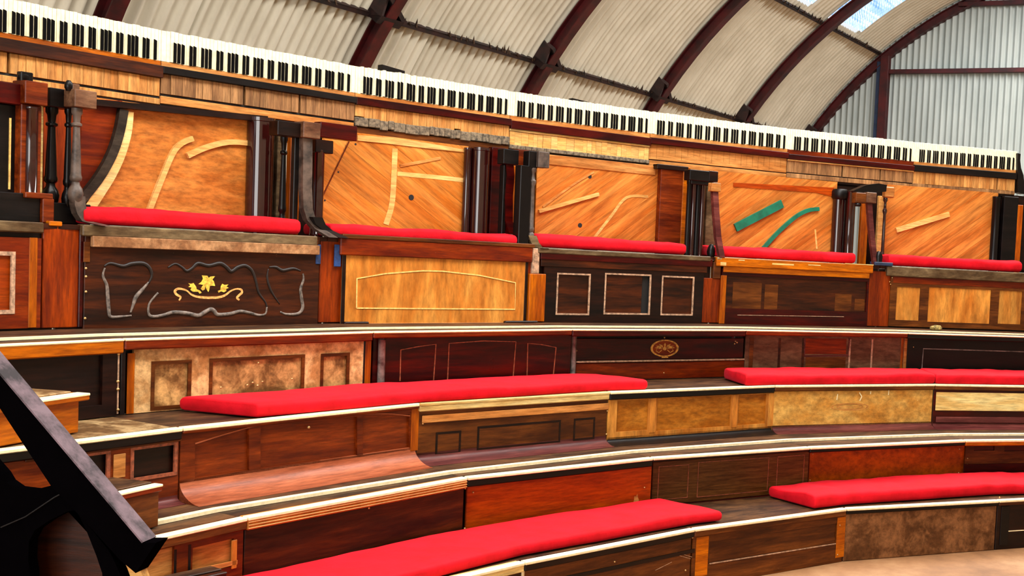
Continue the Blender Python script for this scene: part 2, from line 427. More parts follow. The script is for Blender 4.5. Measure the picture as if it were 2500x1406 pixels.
PY = .022                               # riser boards stand this far behind the nosing (set again for every section)
SETBACK = {(4, 0): .045, (4, 1): .09, (4, 2): .15, (4, 3): .16, (4, 4): .16, (4, 5): .16, (2, 1): .06, (2, 2): .11, (2, 3): .15, (2, 4): .15, (2, 5): .15}
class Sec:
    """one bench section: riser boards, tread and nosing of one facet of one terrace"""
    def __init__(s, k, j, label, nose='mahog', nt=.045, tread='treaddark', paint=True, paintmat='paint', depth=None, lid=None, group=None):
        global PY
        PY = SETBACK.get((k, j), .022)
        s.k, s.j = k, j
        P0, P1 = J[k][j], J[k][j + 1]
        s.L = (P1 - P0).length; s.z0 = ZT[k - 1]; s.H = ZT[k] - ZT[k - 1]; s.nt = nt
        s.F = Frame((P0.x, P0.y, s.z0), P1 - P0)
        s.t = thing('bench_section', label, 'bench', s.F, group or 'curved terrace bench sections')
        a0, a1 = ang(P0), ang(P1)
        Rn = RT[k + 1] + (.25 if k in (1, 3) else .035) if k < 5 else RT[5] + .565
        q0, q1 = s.F.to(pol(Rn, a0)), s.F.to(pol(Rn, a1))
        bm = bmesh.new(); prism(bm, [(.0, .03), (s.L, .03), q1, q0], s.H - .03, s.H - .004); link('tread', bm, tread, s.t)
        l0, l1 = .0015, s.L - .0015
        if lid: l0, l1 = s.F.loc(lid[0], 600)[0], s.F.loc(lid[1], 600)[0]
        s.l0, s.l1 = l0, l1
        bm = bmesh.new(); box(bm, l0, l1, 0, .07, s.H - nt, s.H - .001, .006); link('nosing', bm, nose, s.t)
        if paint:
            bm = bmesh.new(); th_ = .011 if k == 4 else .016; box(bm, .002, s.L - .002, -.004, .03 if k == 4 else .045, s.H - th_, s.H + .002, .004); link('painted_edge', bm, paintmat, s.t)
        bm = bmesh.new(); box(bm, .004, s.L - .004, PY + .03, PY + .05, .0, s.H - .032); link('back_board', bm, 'vdark', s.t)
        if k in (2, 4):                 # raised back half of the foot tread with its own painted edge
            c0, c1 = s.F.to(pol(RT[k] + .2, a0)), s.F.to(pol(RT[k] + .2, a1))
            bm = bmesh.new(); prism(bm, [c0, c1, q1, q0], s.H - .003, s.H + (.007 if k == 4 else .012)); link('tread_board', bm, tread, s.t)
            e0, e1 = s.F.to(pol(RT[k] + .195, a0)), s.F.to(pol(RT[k] + .195, a1)); g0, g1 = s.F.to(pol(RT[k] + .235, a0)), s.F.to(pol(RT[k] + .235, a1))
            bm = bmesh.new(); prism(bm, [e0, e1, g1, g0], s.H - .002, s.H + (.009 if k == 4 else .0145)); link('painted_edge', bm, 'paint', s.t)
        e0 = s.F.loc(JX[k][j][0] - 3, JX[k][j][1] + 45, PY)[0] if PY > .03 and j in JX[k] else 0.
        e1 = s.F.loc(JX[k][j + 1][0] - 3, JX[k][j + 1][1] + 45, PY)[0] if PY > .03 and j + 1 in JX[k] else s.L
        s.full = (e0 + .003, e1 - .003, 0.002, s.H - nt)
    def rc(s, q): return s.full if q is None else s.F.rect(q, PY)
    def board(s, name, mat, q=None, y0=None, y1=None, bev=.003):
        y0 = PY if y0 is None else y0; y1 = PY + .02 if y1 is None else y1
        a, b, c, d = s.rc(q); bm = bmesh.new(); box(bm, a, b, y0, y1, max(c, .001), min(d, s.H - .004), bev); return link(name, bm, mat, s.t)
    def holes(s, hs):
        out = []
        for h in hs:
            if len(h) == 4 and not isinstance(h[0], (tuple, list)):
                a, b, c, d = s.F.rect(h, PY); d = min(d, s.H - s.nt - .006); out.append([(a, max(c, .006)), (b, max(c, .006)), (b, d), (a, d)])
            else:
                out.append([(a, min(max(c, .006), s.H - s.nt - .006)) for a, c in s.F.quad(h, PY)])
        return out
    def frame(s, mat, hs, q=None, pan=None, pdepth=.012, bead=None, bw=.008, name='panel_frame'):
        y0 = PY; y1 = PY + .018
        a, b, c, d = s.rc(q); c = max(c, .001); H = s.holes(hs)
        bm = bmesh.new(); plate(bm, [(a, c), (b, c), (b, d), (a, d)], H, y0, y1); link(name, bm, mat, s.t)
        if pan:
            pans = pan if isinstance(pan, (list, tuple)) else [pan] * len(H)
            for h, pm in zip(H, pans):
                if pm is None: continue
                xs = [p[0] for p in h]; zs = [p[1] for p in h]
                bm = bmesh.new(); box(bm, min(xs) - .004, max(xs) + .004, y0 + pdepth, y0 + pdepth + .008, min(zs) - .004, max(zs) + .004); link('inset_panel', bm, pm, s.t)
        if bead:
            for h in H: s.bead(h, bead, bw, y0 - .004, y0 + .006)
    def bead(s, loop, mat, wd=.008, y0=None, y1=None):
        y0 = PY - .004 if y0 is None else y0; y1 = PY + .002 if y1 is None else y1
        n = len(loop); cx = sum(p[0] for p in loop) / n; cz = sum(p[1] for p in loop) / n
        P = [Vector((p[0], p[1])) for p in loop]
        area_ = sum(P[i].x * P[(i + 1) % n].y - P[(i + 1) % n].x * P[i].y for i in range(n))
        sg = 1 if area_ > 0 else -1
        inn = []
        for i in range(n):
            e1 = (P[i] - P[i - 1]).normalized(); e2 = (P[(i + 1) % n] - P[i]).normalized()
            n1 = Vector((-e1.y, e1.x)) * sg; n2 = Vector((-e2.y, e2.x)) * sg
            bis = n1 + n2; bis = bis / max(bis.length_squared, .3) * 2
            inn.append(tuple(P[i] + bis * wd))
        bm = bmesh.new(); plate(bm, [tuple(p) for p in P], [inn], y0, y1); return link('moulding', bm, mat, s.t)
    def loop(s, q):
        a, b, c, d = s.F.rect(q, PY); return [(a, c), (b, c), (b, d), (a, d)]
    def line(s, pts, mat, wd=.006, name='moulding', y0=None, y1=None, sm=0):
        y0 = PY - .004 if y0 is None else y0; y1 = PY + .002 if y1 is None else y1
        P = s.F.quad(pts, PY)
        if sm: P = [tuple(p)[:2] for p in smooth_path([(x, z, 0) for x, z in P], sm)]
        bm = bmesh.new(); plate(bm, ribbon_poly(P, wd), (), y0, y1); return link(name, bm, mat, s.t)
    def skirt(s, mat, h=.09, out=.1, u0=None, u1=None):
        pr = [(PY, h)]
        for i in range(9):
            t = i / 8 * math.pi / 2; pr.append((PY - out * (1 - math.cos(t)) ** .9, h - .012 - (h - .026) * math.sin(t)))
        pr += [(PY - out, .0005), (PY + .02, .0005), (PY + .02, h)]
        bm = bmesh.new(); extrude_x(bm, pr, .004 if u0 is None else u0, s.L - .004 if u1 is None else u1); return link('skirting', bm, mat, s.t, smooth=True)
    def screws(s, pts, r=.006):
        for x, y in pts:
            u, z = s.F.loc(x, y, PY); bm = bmesh.new()
            bmesh.ops.create_uvsphere(bm, u_segments=8, v_segments=5, radius=r, matrix=Matrix.Translation((u, PY - .002, z))); link('screw', bm, 'brass', s.t, smooth='all')

# ================================================================== THE SETTING
def structure(o): o['kind'] = 'structure'; return o
bm = bmesh.new()
pts = [AX * s + PE * (OFF + p) for s, p in ((-6.3, -6.6), (-6.3, 6.6), (S0 + .3, 6.6), (S0 + .3, -6.6))]
prism(bm, [(p.x, p.y) for p in pts][::-1], -.1, 0.0)
structure(link('floor', bm, 'floor'))

roof = structure(bpy.data.objects.new('ceiling', None)); COL.objects.link(roof)
roof.matrix_world = Matrix.Translation(PE * OFF + Vector((0, 0, VH))) @ Matrix((PE, AX, Vector((0, 0, 1)))).transposed().to_4x4()
# roof local: x across, y along the barn, z up; arc angle a from the left springing
def arc_sheet(name, s0, s1, a0, a1, mat, lift, par=None):
    npitch = max(1, round((s1 - s0) / .105)); ns = npitch * 8; na = max(6, int((a1 - a0) / .045))
    bm = bmesh.new(); rows = []
    for i in range(ns + 1):
        s = s0 + (s1 - s0) * i / ns
        R = RV + .066 + lift + .022 * math.sin(2 * math.pi * npitch * i / ns)
        rows.append([bm.verts.new((-R * math.cos(a0 + (a1 - a0) * q / na), s, R * math.sin(a0 + (a1 - a0) * q / na))) for q in range(na + 1)])
    for a, b in zip(rows, rows[1:]):
        for q in range(na):
            bm.faces.new((a[q], a[q + 1], b[q + 1], b[q]))
    return link(name, bm, mat, par if par is not None else roof, smooth='all')
NB = 10
ACUT = (A2 + .012)
nwin = 0
for bay in range(NB):
    sb = S0 - DS * (bay + 1)
    if bay == 0: br, sky = (0, .5, 1), 0
    elif bay == 1: br, sky = (0, .3, .73, 1), 1
    else: br, sky = (0, .31, .66, 1), (1 if bay % 2 else 0)
    for i in range(len(br) - 1):
        s0, s1 = sb + DS * br[i] - .012, sb + DS * br[i + 1] + (.012 if bay or i < len(br) - 2 else .16)
        lift = .010 if i % 2 else -.008
        for a0, a1, top in ((-.04, ACUT, 0), (ACUT - .01, math.pi - ACUT, 1), (math.pi - ACUT - .01, math.pi + .04, 0)):
            if top and i == sky:
                # translucent light from the purlin to the crown, plain sheet beyond
                nwin += 1
                o = arc_sheet('window_%d' % nwin, s0, s1, a0 + .02, a0 + .45, 'skylight', lift)
                structure(o)
                arc_sheet('roof_sheet', s0, s1, a0 + .45, a1, 'sheet', lift)
            else:
                arc_sheet('roof_sheet', s0, s1, a0, a1, 'sheet', lift + (.004 if top else 0))
def arc_sweep(bm, prof, a0, a1, n=72):   # prof: (radius, s) closed outline
    rows = []
    for q in range(n + 1):
        a = a0 + (a1 - a0) * q / n
        rows.append([bm.verts.new((-R * math.cos(a), s, R * math.sin(a))) for R, s in prof])
    m = len(prof)
    for A, B in zip(rows, rows[1:]):
        for i in range(m):
            bm.faces.new((A[i], A[(i + 1) % m], B[(i + 1) % m], B[i]))
    bm.faces.new(rows[0]); bm.faces.new(rows[-1][::-1])
for i in range(NB + 1):
    s = S0 - DS * i
    bm = bmesh.new()
    w_, f_ = .062, .012
    r0, r1 = RV - .13, RV + .004
    arc_sweep(bm, [(r0, s - w_), (r0, s + w_), (r0 + f_, s + w_), (r0 + f_, s + .008), (r1 - f_, s + .008), (r1 - f_, s + w_), (r1, s + w_), (r1, s - w_), (r1 - f_, s - w_), (r1 - f_, s - .008), (r0 + f_, s - .008), (r0 + f_, s - w_)], -.04, math.pi + .04)
    link('arch_rib', bm, 'iron', roof)
for a in (A1 - .31, A1, A2, A2 + .34, math.pi - A2 - .34, math.pi - A2, math.pi - A1, math.pi - A1 + .31):
    bm = bmesh.new(); h = .026
    c, s_ = math.cos(a), math.sin(a)
    def P(r, t, y): return (-(RV + r) * c + t * s_, y, (RV + r) * s_ + t * c)
    y0, y1 = S0 - NB * DS, S0 + .02
    # angle-iron purlin: two flanges
    for (r_a, r_b, t_a, t_b) in ((.0, .058, -.006, .006), (.0, .010, -.04, .006)):
        V = [bm.verts.new(P(r, t, y)) for y in (y0, y1) for r, t in ((r_a, t_a), (r_b, t_a), (r_b, t_b), (r_a, t_b))]
        for q in ((0, 1, 2, 3), (7, 6, 5, 4), (0, 4, 5, 1), (1, 5, 6, 2), (2, 6, 7, 3), (3, 7, 4, 0)): bm.faces.new([V[i] for i in q])
    pu = link('purlin', bm, 'irondark', roof)
    # dirt, frayed wire and cobweb tufts caught on the purlin
    bm = bmesh.new()
    for q in range(200):
        y = random.uniform(y0 + .1, y1 - .1); t = random.uniform(.0, .02); L = random.choice((.03, .04, .05, .075))
        b0 = Vector(P(-.004, t - .02, y)); tip = Vector(P(random.uniform(-.03, .02), t + L, y - random.uniform(.02, .09)))
        d = Vector((0, random.uniform(.012, .03), 0)); e = Vector(P(.02, t - .02, y))
        vs = [bm.verts.new(x) for x in (b0, b0 + d, e, tip)]
        for f in ((0, 1, 3), (1, 2, 3), (2, 0, 3), (0, 2, 1)): bm.faces.new([vs[i] for i in f])
    o = link('cobweb_tufts', bm, 'cobweb', roof); o['kind'] = 'stuff'
    # cleats where the ribs cross
    if abs(a - A1) < .01 or abs(a - (math.pi - A1)) < .01:
        for i in range(NB + 1):
            y = S0 - DS * i
            bm = bmesh.new()
            sgn = 1 if a < math.pi / 2 else -1
            for (ya, yb, hh, ra) in ((-.12, -.095, .24, -.11), (-.12, .16, .045, -.12)):
                poly = [(-.03, ra), (.055, ra - .02), (hh * .9, ra + .02), (hh, .05), (-.03, .05)]
                A = [bm.verts.new(P(r, t * sgn, y + ya)) for t, r in poly]; B = [bm.verts.new(P(r, t * sgn, y + yb)) for t, r in poly]
                bm.faces.new(A); bm.faces.new(B[::-1])
                for q in range(len(poly)): bm.faces.new((A[q], B[q], B[(q + 1) % len(poly)], A[(q + 1) % len(poly)]))
            # sloping gusset from the cleat down to the purlin
            g = [P(-.13, .22 * sgn, y - .12), P(-.13, .02 * sgn, y + .18), P(-.02, .02 * sgn, y + .18), P(-.02, .22 * sgn, y - .12), P(-.13, .25 * sgn, y - .10), P(-.13, .05 * sgn, y + .21), P(-.02, .05 * sgn, y + .21), P(-.02, .25 * sgn, y - .10)]
            V = [bm.verts.new(x) for x in g]
            for q in ((0, 1, 2, 3), (7, 6, 5, 4), (0, 4, 5, 1), (1, 5, 6, 2), (2, 6, 7, 3), (3, 7, 4, 0)): bm.faces.new([V[x] for x in q])
            link('cleat', bm, 'irondark', roof)

# gable wall of upright corrugated sheets
GF = Frame(AX * S0 + PE * OFF, PE)
gable = structure(bpy.data.objects.new('wall_back', None)); COL.objects.link(gable); gable.matrix_world = GF.M
def arch_z(x, R=RV): return VH + math.sqrt(max(R * R - x * x, 0))
pu0 = GF.loc(2149, 200, -.05)[0]; pu1 = GF.loc(2169, 200, -.05)[0]
edges = [pu0 - .03 - .81 * i for i in range(5, -1, -1)] + [pu1 + .0 + .81 * i for i in range(0, 12)]
for i in range(len(edges) - 1):
    x0, x1 = edges[i], edges[i + 1]
    x0, x1 = max(x0, -RV), min(x1, RV)
    if x1 - x0 < .05: continue
    n = max(1, round((x1 - x0) / .105)); ns = n * 8
    bm = bmesh.new(); prev = None
    for q in range(ns + 1):
        x = x0 + (x1 - x0) * q / ns; y = .05 + .024 * math.sin(2 * math.pi * n * q / ns) + (.003 if i % 2 else 0)
        zt = arch_z(x, RV + .08)
        cur = [bm.verts.new((x, y, zt * t / 4)) for t in range(5)]
        if prev:
            for t in range(4): bm.faces.new((prev[t], cur[t], cur[t + 1], prev[t + 1]))
        prev = cur
    link('gable_sheet', bm, 'gsheet', gable, smooth='all')
bm = bmesh.new(); box(bm, pu0, pu1, -.09, .03, 0, arch_z(pu0) - .03, .004); link('gable_post', bm, 'iron', gable)
bu0, bu1 = GF.loc(2138.5, 200, -.05)[0], pu0
bm = bmesh.new(); box(bm, bu0, bu1 - .001, -.05, .03, 0, arch_z(bu0) - .06, .004); link('post_flange', bm, 'bluepost', gable)
for (x, y, hh) in ((2300, 173, .034), (2430, 7, .034)):
    z = GF.loc(x, y, -.05)[1]; u = (RV ** 2 - (z - VH) ** 2) ** .5
    bm = bmesh.new(); box(bm, max(pu1, -u + .05), u - .05, -.06, .03, z - hh, z + hh, .004); link('girt', bm, 'iron', gable)

# ================================================================== TERRACES
# ---------------- first (lowest) terrace
s = Sec(1, -1, 'lowest bench section at the far left end, plain brown', nose='brown', depth=1)
s.board('front_panel', 'brown')
s = Sec(1, 0, 'lowest bench section under the left cushion with pale upright end strip', nose='cream', nt=.05)
s.board('front_panel', 'darkbrown'); s.board('end_strip', 'paint', (1273, 1380, 1279, 1430), PY - .006, PY + .01)
s = Sec(1, 1, 'scratched dark-edged brown bench section beneath the right end of the left cushion', nose='vdark', nt=.05)
s.board('front_panel', 'brown', bev=.004)
s.board('top_rail', 'vdark', (1290, 1382, 1693, 1392), PY - .006, PY)
s.screws([(1500, 1371), (1673, 1392), (1690, 1312)])
for q in (((1652, 1348), (1690, 1360)), ((1658, 1356), (1686, 1364)), ((1600, 1392), (1640, 1372))): s.line(q, 'bead', .003, 'scratch', PY - .0008, PY + .001)
s = Sec(1, 2, 'lowest bench section with one wide rectangular moulded panel', nose='brown', nt=.05)
s.frame('brown', [(1732, 1300, 2040, 1352)], pan='brown', pdepth=.006)
s.board('stile', 'orangeplain', (1698, 1310, 1728, 1406), PY - .003, PY)
s.board('stile', 'orangeplain', (2042, 1262, 2062, 1360), PY - .003, PY)
s.line([(1732, 1376), (2040, 1327)], 'bead', .006, name='moulding')
s.line([(1735, 1285), (2040, 1258)], 'beadred', .006)
s.screws([(2050, 1282), (2044, 1354)])
s = Sec(1, 3, 'lowest bench section of mottled dark burr walnut', nose='blackgloss', nt=.04)
s.board('front_panel', 'burldark', bev=.004); s.screws([(2440, 1214)])
s = Sec(1, 4, 'near-black lowest bench section with a thin white line, right edge', nose='brown', nt=.04)
s.board('front_panel', 'vdark'); s.line([(2452, 1297), (2500, 1294), (2560, 1290)], 'paint', .006)
s.board('stile', 'black', (2442, 1235, 2462, 1330), PY - .006, PY)
s = Sec(1, 5, 'lowest bench section beyond the right edge of the view', nose='brown'); s.board('front_panel', 'darkbrown')

# ---------------- second terrace
s = Sec(2, -1, 'second-row bench section with pale tan framed panels beside the black rail', nose='brown', nt=.055)
s.frame('mahog', [(350, 1340, 425, 1440), (470, 1326, 570, 1395)], pan=['tan', 'tan'], pdepth=.014)
for q in ((565, 1318, 578, 1388),): s.board('moulding', 'orange', q, PY - .004, PY + .006)
s.line([(470, 1396), (578, 1372)], 'tan', .02)
s.board('stile', 'black', (424, 1342, 430, 1440), PY - .002, PY); s.board('stile', 'black', (459, 1330, 465, 1430), PY - .002, PY)
s = Sec(2, 0, 'second-row bench section, streaky dark brown under a fluted orange nosing', nose='orange', nt=.06)
s.board('front_panel', 'darkbrown')
for dz in (.02, .034, .048):
    bm = bmesh.new(); box(bm, .004, s.L - .004, -.004, .004, s.H - dz - .006, s.H - dz, .002); link('flute', bm, 'tan', s.t)
s.board('bottom_rail', 'brown', (620, 1388, 1140, 1406), PY - .008, PY); s.screws([(1135, 1192), (1134, 1290), (900, 1240)])
s = Sec(2, 1, 'second-row bench section in bright red-orange veneer under black nosing', nose='blackgloss', nt=.055)
s.board('front_panel', 'redorange', bev=.004)
s.board('worn_rail', 'dusty', (1150, 1262, 1575, 1280), PY - .002, PY)
bm = bmesh.new(); u, z = s.F.loc(1553, 1221, PY)
plate(bm, [(u + r * math.cos(t * .6), z + 1.8 * r * math.sin(t * .6)) for t, r in enumerate([.022, .016, .024, .014, .022, .017, .024, .015, .02, .018])], (), PY - .001, PY); link('worn_patch', bm, 'tan', s.t)
s.screws([(1155, 1202), (1573, 1190)])
s = Sec(2, 2, 'second-row bench section, olive brown with three thin-lined panels', nose='vdark', nt=.03)
s.board('front_panel', 'olive')
for q in ((1606, 1136, 1680, 1218), (1703, 1122, 1875, 1206), (1896, 1112, 1962, 1190)): s.bead(s.loop(q), 'beadred', .005, PY - .003, PY + .001)
s.board('bottom_rail', 'mahogdark', (1610, 1222, 1975, 1234), PY - .01, PY); s.screws([(1760, 1109), (1846, 1102), (1966, 1180)])
s = Sec(2, 3, 'second-row bench section in mottled rust veneer with corner screws', nose='black', nt=.04)
s.board('front_panel', 'rust'); s.board('bottom_rail', 'vdark', (1985, 1174, 2345, 1182), PY - .004, PY)
s.screws([(1984, 1108), (1977, 1172), (2342, 1096), (2340, 1154), (1976, 1186)])
s = Sec(2, 4, 'second-row bench section at right edge with orange nosing and two sunken panels', nose='orangeplain', nt=.045)
s.frame('brown', [(2378, 1088, 2428, 1100), (2452, 1088, 2540, 1101)], pan='mahogdark', pdepth=.01)
s.board('middle_band', 'mahogdark', (2352, 1131, 2560, 1151), PY - .008, PY); s.board('bottom_rail', 'black', (2352, 1153, 2560, 1171), PY - .014, PY)
s.screws([(2362, 1119), (2361, 1134), (2361, 1146), (2361, 1165)])
s = Sec(2, 5, 'second-row bench section beyond the right edge of the view', nose='orangeplain'); s.board('front_panel', 'brown')

# ---------------- third terrace
s = Sec(3, -1, 'third-row bench section with dusty tread and black-edged open panels beside the rail', nose='black', nt=.055, tread='dusty')
s.frame('mahog', [(150, 1090, 268, 1210), (318, 1084, 432, 1168)], pan='vdark', pdepth=.016, bead='beadred', bw=.016)
s.board('top_rail', 'brown', (60, 1094, 440, 1102), PY - .008, PY)
s.board('centre_stile', 'tan', (276, 1108, 305, 1166), PY - .006, PY)
s.skirt('purple', .05, .06)
s = Sec(3, 0, 'third-row mahogany bench section with arched three-part panel and flared skirt', nose='mahog', nt=.03)
arch = lambda a, b, c, d: None
s.frame('mahog', [[(476, 1168), (608, 1148), (608, 1046), (545, 1061), (476, 1083)], [(636, 1144), (872, 1112), (872, 1017), (760, 1019), (636, 1039)], [(886, 1110), (1000, 1094), (1000, 1012), (945, 1009), (886, 1014)]], pan='mahog', pdepth=.014)
s.line([(476, 1083), (545, 1061), (640, 1036), (760, 1020), (860, 1012), (945, 1010), (1000, 1015)], 'pinkwood', .006, sm=4)
s.board('end_stile', 'orangevert', (1003, 990, 1021, 1100), PY - .004, PY)
s.skirt('pinkwood', .115, .15)
s.screws([(753, 1043)], .008)
s = Sec(3, 1, 'third-row bench section with bare cream top strip and three grooved panels', nose='cream', nt=.05, paintmat='cream')
s.board('front_panel', 'brown')
for q in ((1063, 1053, 1125, 1110), (1165, 1033, 1368, 1090), (1400, 1020, 1452, 1074)):
    s.bead(s.loop(q), 'vdark', .014, PY - .001, PY + .002)
s.board('top_strip', 'tan', (1030, 999, 1484, 1016), PY - .01, PY); s.skirt('purple', .075, .1); s.screws([(1032, 1034), (1482, 1003), (1480, 1060)])
s = Sec(3, 2, 'third-row bench section, orange three-panel front under black bullnose', nose='blackgloss', nt=.055)
s.frame('orange', [(1506, 974, 1582, 1052), (1604, 968, 1784, 1046), (1802, 963, 1870, 1036)], pan='orangemottle', pdepth=.01)
for q in ((1586, 970, 1600, 1056), (1787, 964, 1800, 1043), (1875, 960, 1888, 1040)): s.board('stile', 'orange', q, PY - .004, PY)
s.skirt('black', .06, .09)
s = Sec(3, 3, 'third-row bench section in scuffed pale orange veneer with a faded oval transfer', nose='brown', nt=.045)
s.board('front_panel', 'pale', bev=.004)
u0, z0 = s.F.loc(2075, 993, PY)
for rr in (1.0, .72):
    ring = [(u0 + .17 * rr * math.cos(t * math.pi / 16), z0 + .030 * rr * math.sin(t * math.pi / 16)) for t in range(32)]
    inn = [(u0 + (.17 * rr - .012) * math.cos(t * math.pi / 16), z0 + (.030 * rr - .005) * math.sin(t * math.pi / 16)) for t in range(32)]
    bm = bmesh.new(); plate(bm, ring, [inn], PY - .001, PY); link('faded_transfer', bm, 'tan', s.t)
for x0, x1, y in ((2040, 2105, 988), (2046, 2100, 993), (2050, 2098, 998)): s.line([(x0, y), (x1, y - .5)], 'tan', .004, 'faded_transfer', PY - .001, PY)
for q in (((2045, 962), (2043, 976)), ((2098, 958), (2104, 968)), ((2104, 968), (2099, 978)), ((2126, 955), (2125, 962)), ((2170, 952), (2169, 964))): s.line(q, 'paint', .008, 'scuff', PY - .001, PY)
s.skirt('purple', .065, .09)
s = Sec(3, 4, 'third-row bench section at right edge with broad bare cream board', nose='brown', nt=.045)
s.board('front_panel', 'mahogdark'); s.board('splintered_board', 'cream', (2284, 959, 2560, 1003), PY - .01, PY, .004)
s.board('lower_rail', 'purple', (2284, 1018, 2560, 1032), PY - .012, PY); s.skirt('purple', .06, .1)
s = Sec(3, 5, 'third-row bench section beyond the right edge of the view', nose='brown'); s.board('front_panel', 'mahog')

# ---------------- fourth terrace
s = Sec(4, -1, 'fourth-row bench section at far left, black-brown panel set back under orange ledge', nose='orangeplain', nt=.07)
s.frame('vdark', [(-60, 862, 250, 1004)], pan='vdark', pdepth=.016)
s.board('end_stile', 'black', (292, 850, 303, 1012), PY - .01, PY)
s.board('hinge_strip', 'bead', (286, 856, 290, 1010), PY - .003, PY)
s.screws([(289, 864), (287, 931), (287, 950), (287, 1000)], .008)
s = Sec(4, 0, 'fourth-row bench section with three sunken burr walnut panels', nose='redbrown', nt=.055)
s.frame('burl', [(368, 880, 466, 998), (510, 870, 742, 984), (782, 862, 852, 960)], q=(326, 838, 886, 1010), pan='burlpanel', pdepth=.012, bead='brown', bw=.018)
s.board('end_stile', 'black', (886, 832, 891, 950), PY - .002, PY + .01); s.board('end_stile', 'orangevert', (891, 832, 906, 950), PY, PY + .01); s.board('end_stile', 'orangevert', (309, 862, 327, 1012), PY - .004, PY)
s.screws([(598, 831), (632, 831), (630, 886), (616, 934), (640, 932), (628, 941), (603, 940), (538, 946), (712, 925)], .006)
s = Sec(4, 1, 'fourth-row dark mahogany bench section with three arched line panels and grey left upright', nose='redbrown', nt=.04)
s.board('front_panel', 'mahogdark')
for pts in ([(976, 930), (978, 854), (1020, 846), (1064, 840), (1058, 928)], [(1092, 930), (1096, 838), (1180, 832), (1259, 834), (1252, 924)], [(1286, 924), (1288, 838), (1322, 841), (1357, 848), (1350, 920)]): s.line(pts, 'beadred', .007)
bm = bmesh.new(); u = s.F.loc(929, 875, PY)[0]; lathe(bm, [(.022, .002), (.022, s.H - .06), (.026, s.H - .055), (.02, s.H - .045)], u, PY - .012, 14); link('end_column', bm, 'steel', s.t, smooth=True)
s = Sec(4, 2, 'fourth-row dark bench section with gilt oval emblem and grey left upright', nose='mahogdark', nt=.05)
s.board('front_panel', 'mahogdark', (1404, 826, 1815, 877), PY, PY + .02)
s.board('lower_panel', 'redbrown', (1404, 884, 1815, 935), PY - .006, PY + .02); s.board('ledge_bead', 'bead', (1404, 878, 1815, 882), PY - .02, PY + .01)
s.line([(1404, 818), (1815, 818)], 'beadred', .006)
bm = bmesh.new(); u = s.F.loc(1398, 865, PY)[0]; lathe(bm, [(.02, .002), (.02, s.H - .06), (.024, s.H - .055), (.018, s.H - .045)], max(u, .022), PY - .012, 14); link('end_column', bm, 'steel', s.t, smooth=True)
ue, ze = s.F.loc(1622.5, 850, PY); ul = s.F.loc(1588, 850, PY)[0]; ra = ue - ul; rb = ra * .52
EL = lambda f, n=36: [(ue + ra * f * math.cos(2 * math.pi * i / n), ze + rb * f * math.sin(2 * math.pi * i / n)) for i in range(n)]
bm = bmesh.new(); plate(bm, EL(1), [EL(.86)], PY - .004, PY); em = link('emblem', bm, 'gold', s.t)
bm = bmesh.new(); plate(bm, EL(.85), (), PY - .0015, PY); o = link('emblem_field', bm, 'redbrown', em)
bm = bmesh.new()
plate(bm, [(ue + ra * .12 * math.cos(t), ze - rb * .05 + rb * .2 * math.sin(t)) for t in [i * math.pi / 8 for i in range(16)]], (), PY - .004, PY - .001)
for t in (.15, .5, .95, 1.57, 2.19, 2.64, 2.99):
    c, s2 = math.cos(t), math.sin(t)
    pr = [(ue + ra * .16 * c, ze - rb * .1 + rb * .2 * s2), (ue + ra * (.45 * c - .08 * s2), ze + rb * (.42 * s2 + .1 * c) - .0), (ue + ra * .74 * c, ze + rb * (.66 * s2 - .05)), (ue + ra * (.45 * c + .08 * s2), ze + rb * (.42 * s2 - .1 * c))]
    plate(bm, pr, (), PY - .003, PY - .001)
for sg in (-1, 1): plate(bm, ribbon_poly([(ue + sg * ra * .2, ze - rb * .2), (ue + sg * ra * .4, ze - rb * .5), (ue + sg * ra * .62, ze - rb * .3), (ue + sg * ra * .55, ze - rb * .1)], .006), (), PY - .003, PY - .001)
plate(bm, [(ue - ra * .2, ze - rb * 1.12), (ue + ra * .3, ze - rb * 1.12), (ue + ra * .2, ze - rb * .95), (ue - ra * .1, ze - rb * .95)], (), PY - .004, PY)
link('emblem_ornament', bm, 'gold', em)
s.screws([(1407, 856), (1622, 824), (1795, 833), (1793, 839), (1799, 836), (1620, 910), (1685, 812), (1762, 811)], .007)
s = Sec(4, 3, 'fourth-row bench section, dusty purple-brown boards with central drawer-like panel', nose='redbrown', nt=.04)
s.board('front_panel', 'greybrown')
s.board('centre_panel', 'redbrown', (1966, 826, 2066, 864), PY - .002, PY); s.line([(1964, 824), (1964, 869), (2070, 867), (2074, 824)], 'purple', .014)
s.board('lower_centre', 'brown', (1966, 872, 2064, 900), PY - .002, PY)
for x in (1902, 1960): s.board('divider', 'darkbrown', (x - 3, 825, x + 3, 900), PY - .003, PY)
for x in (2074, 2128): s.board('divider', 'bead', (x - 2, 828, x + 2, 900), PY - .003, PY)
s.board('end_stile', 'brown', (1828, 824, 1838, 915), PY - .004, PY); s.board('end_stile', 'orangevert', (2198, 824, 2204, 905), PY - .006, PY); s.board('end_stile', 'tan', (2206, 826, 2216, 905), PY - .003, PY)
s = Sec(4, 4, 'fourth-row black bench section with thin grey beaded panel, right edge', nose='black', nt=.05)
s.board('front_panel', 'black'); s.line([(2250, 905), (2254, 851), (2350, 854), (2480, 858), (2600, 862)], 'steel', .008)
s.screws([(2240, 822), (2360, 827), (2452, 829), (2230, 847)], .006)
s = Sec(4, 5, 'fourth-row bench section beyond the right edge of the view', nose='black'); s.board('front_panel', 'black')

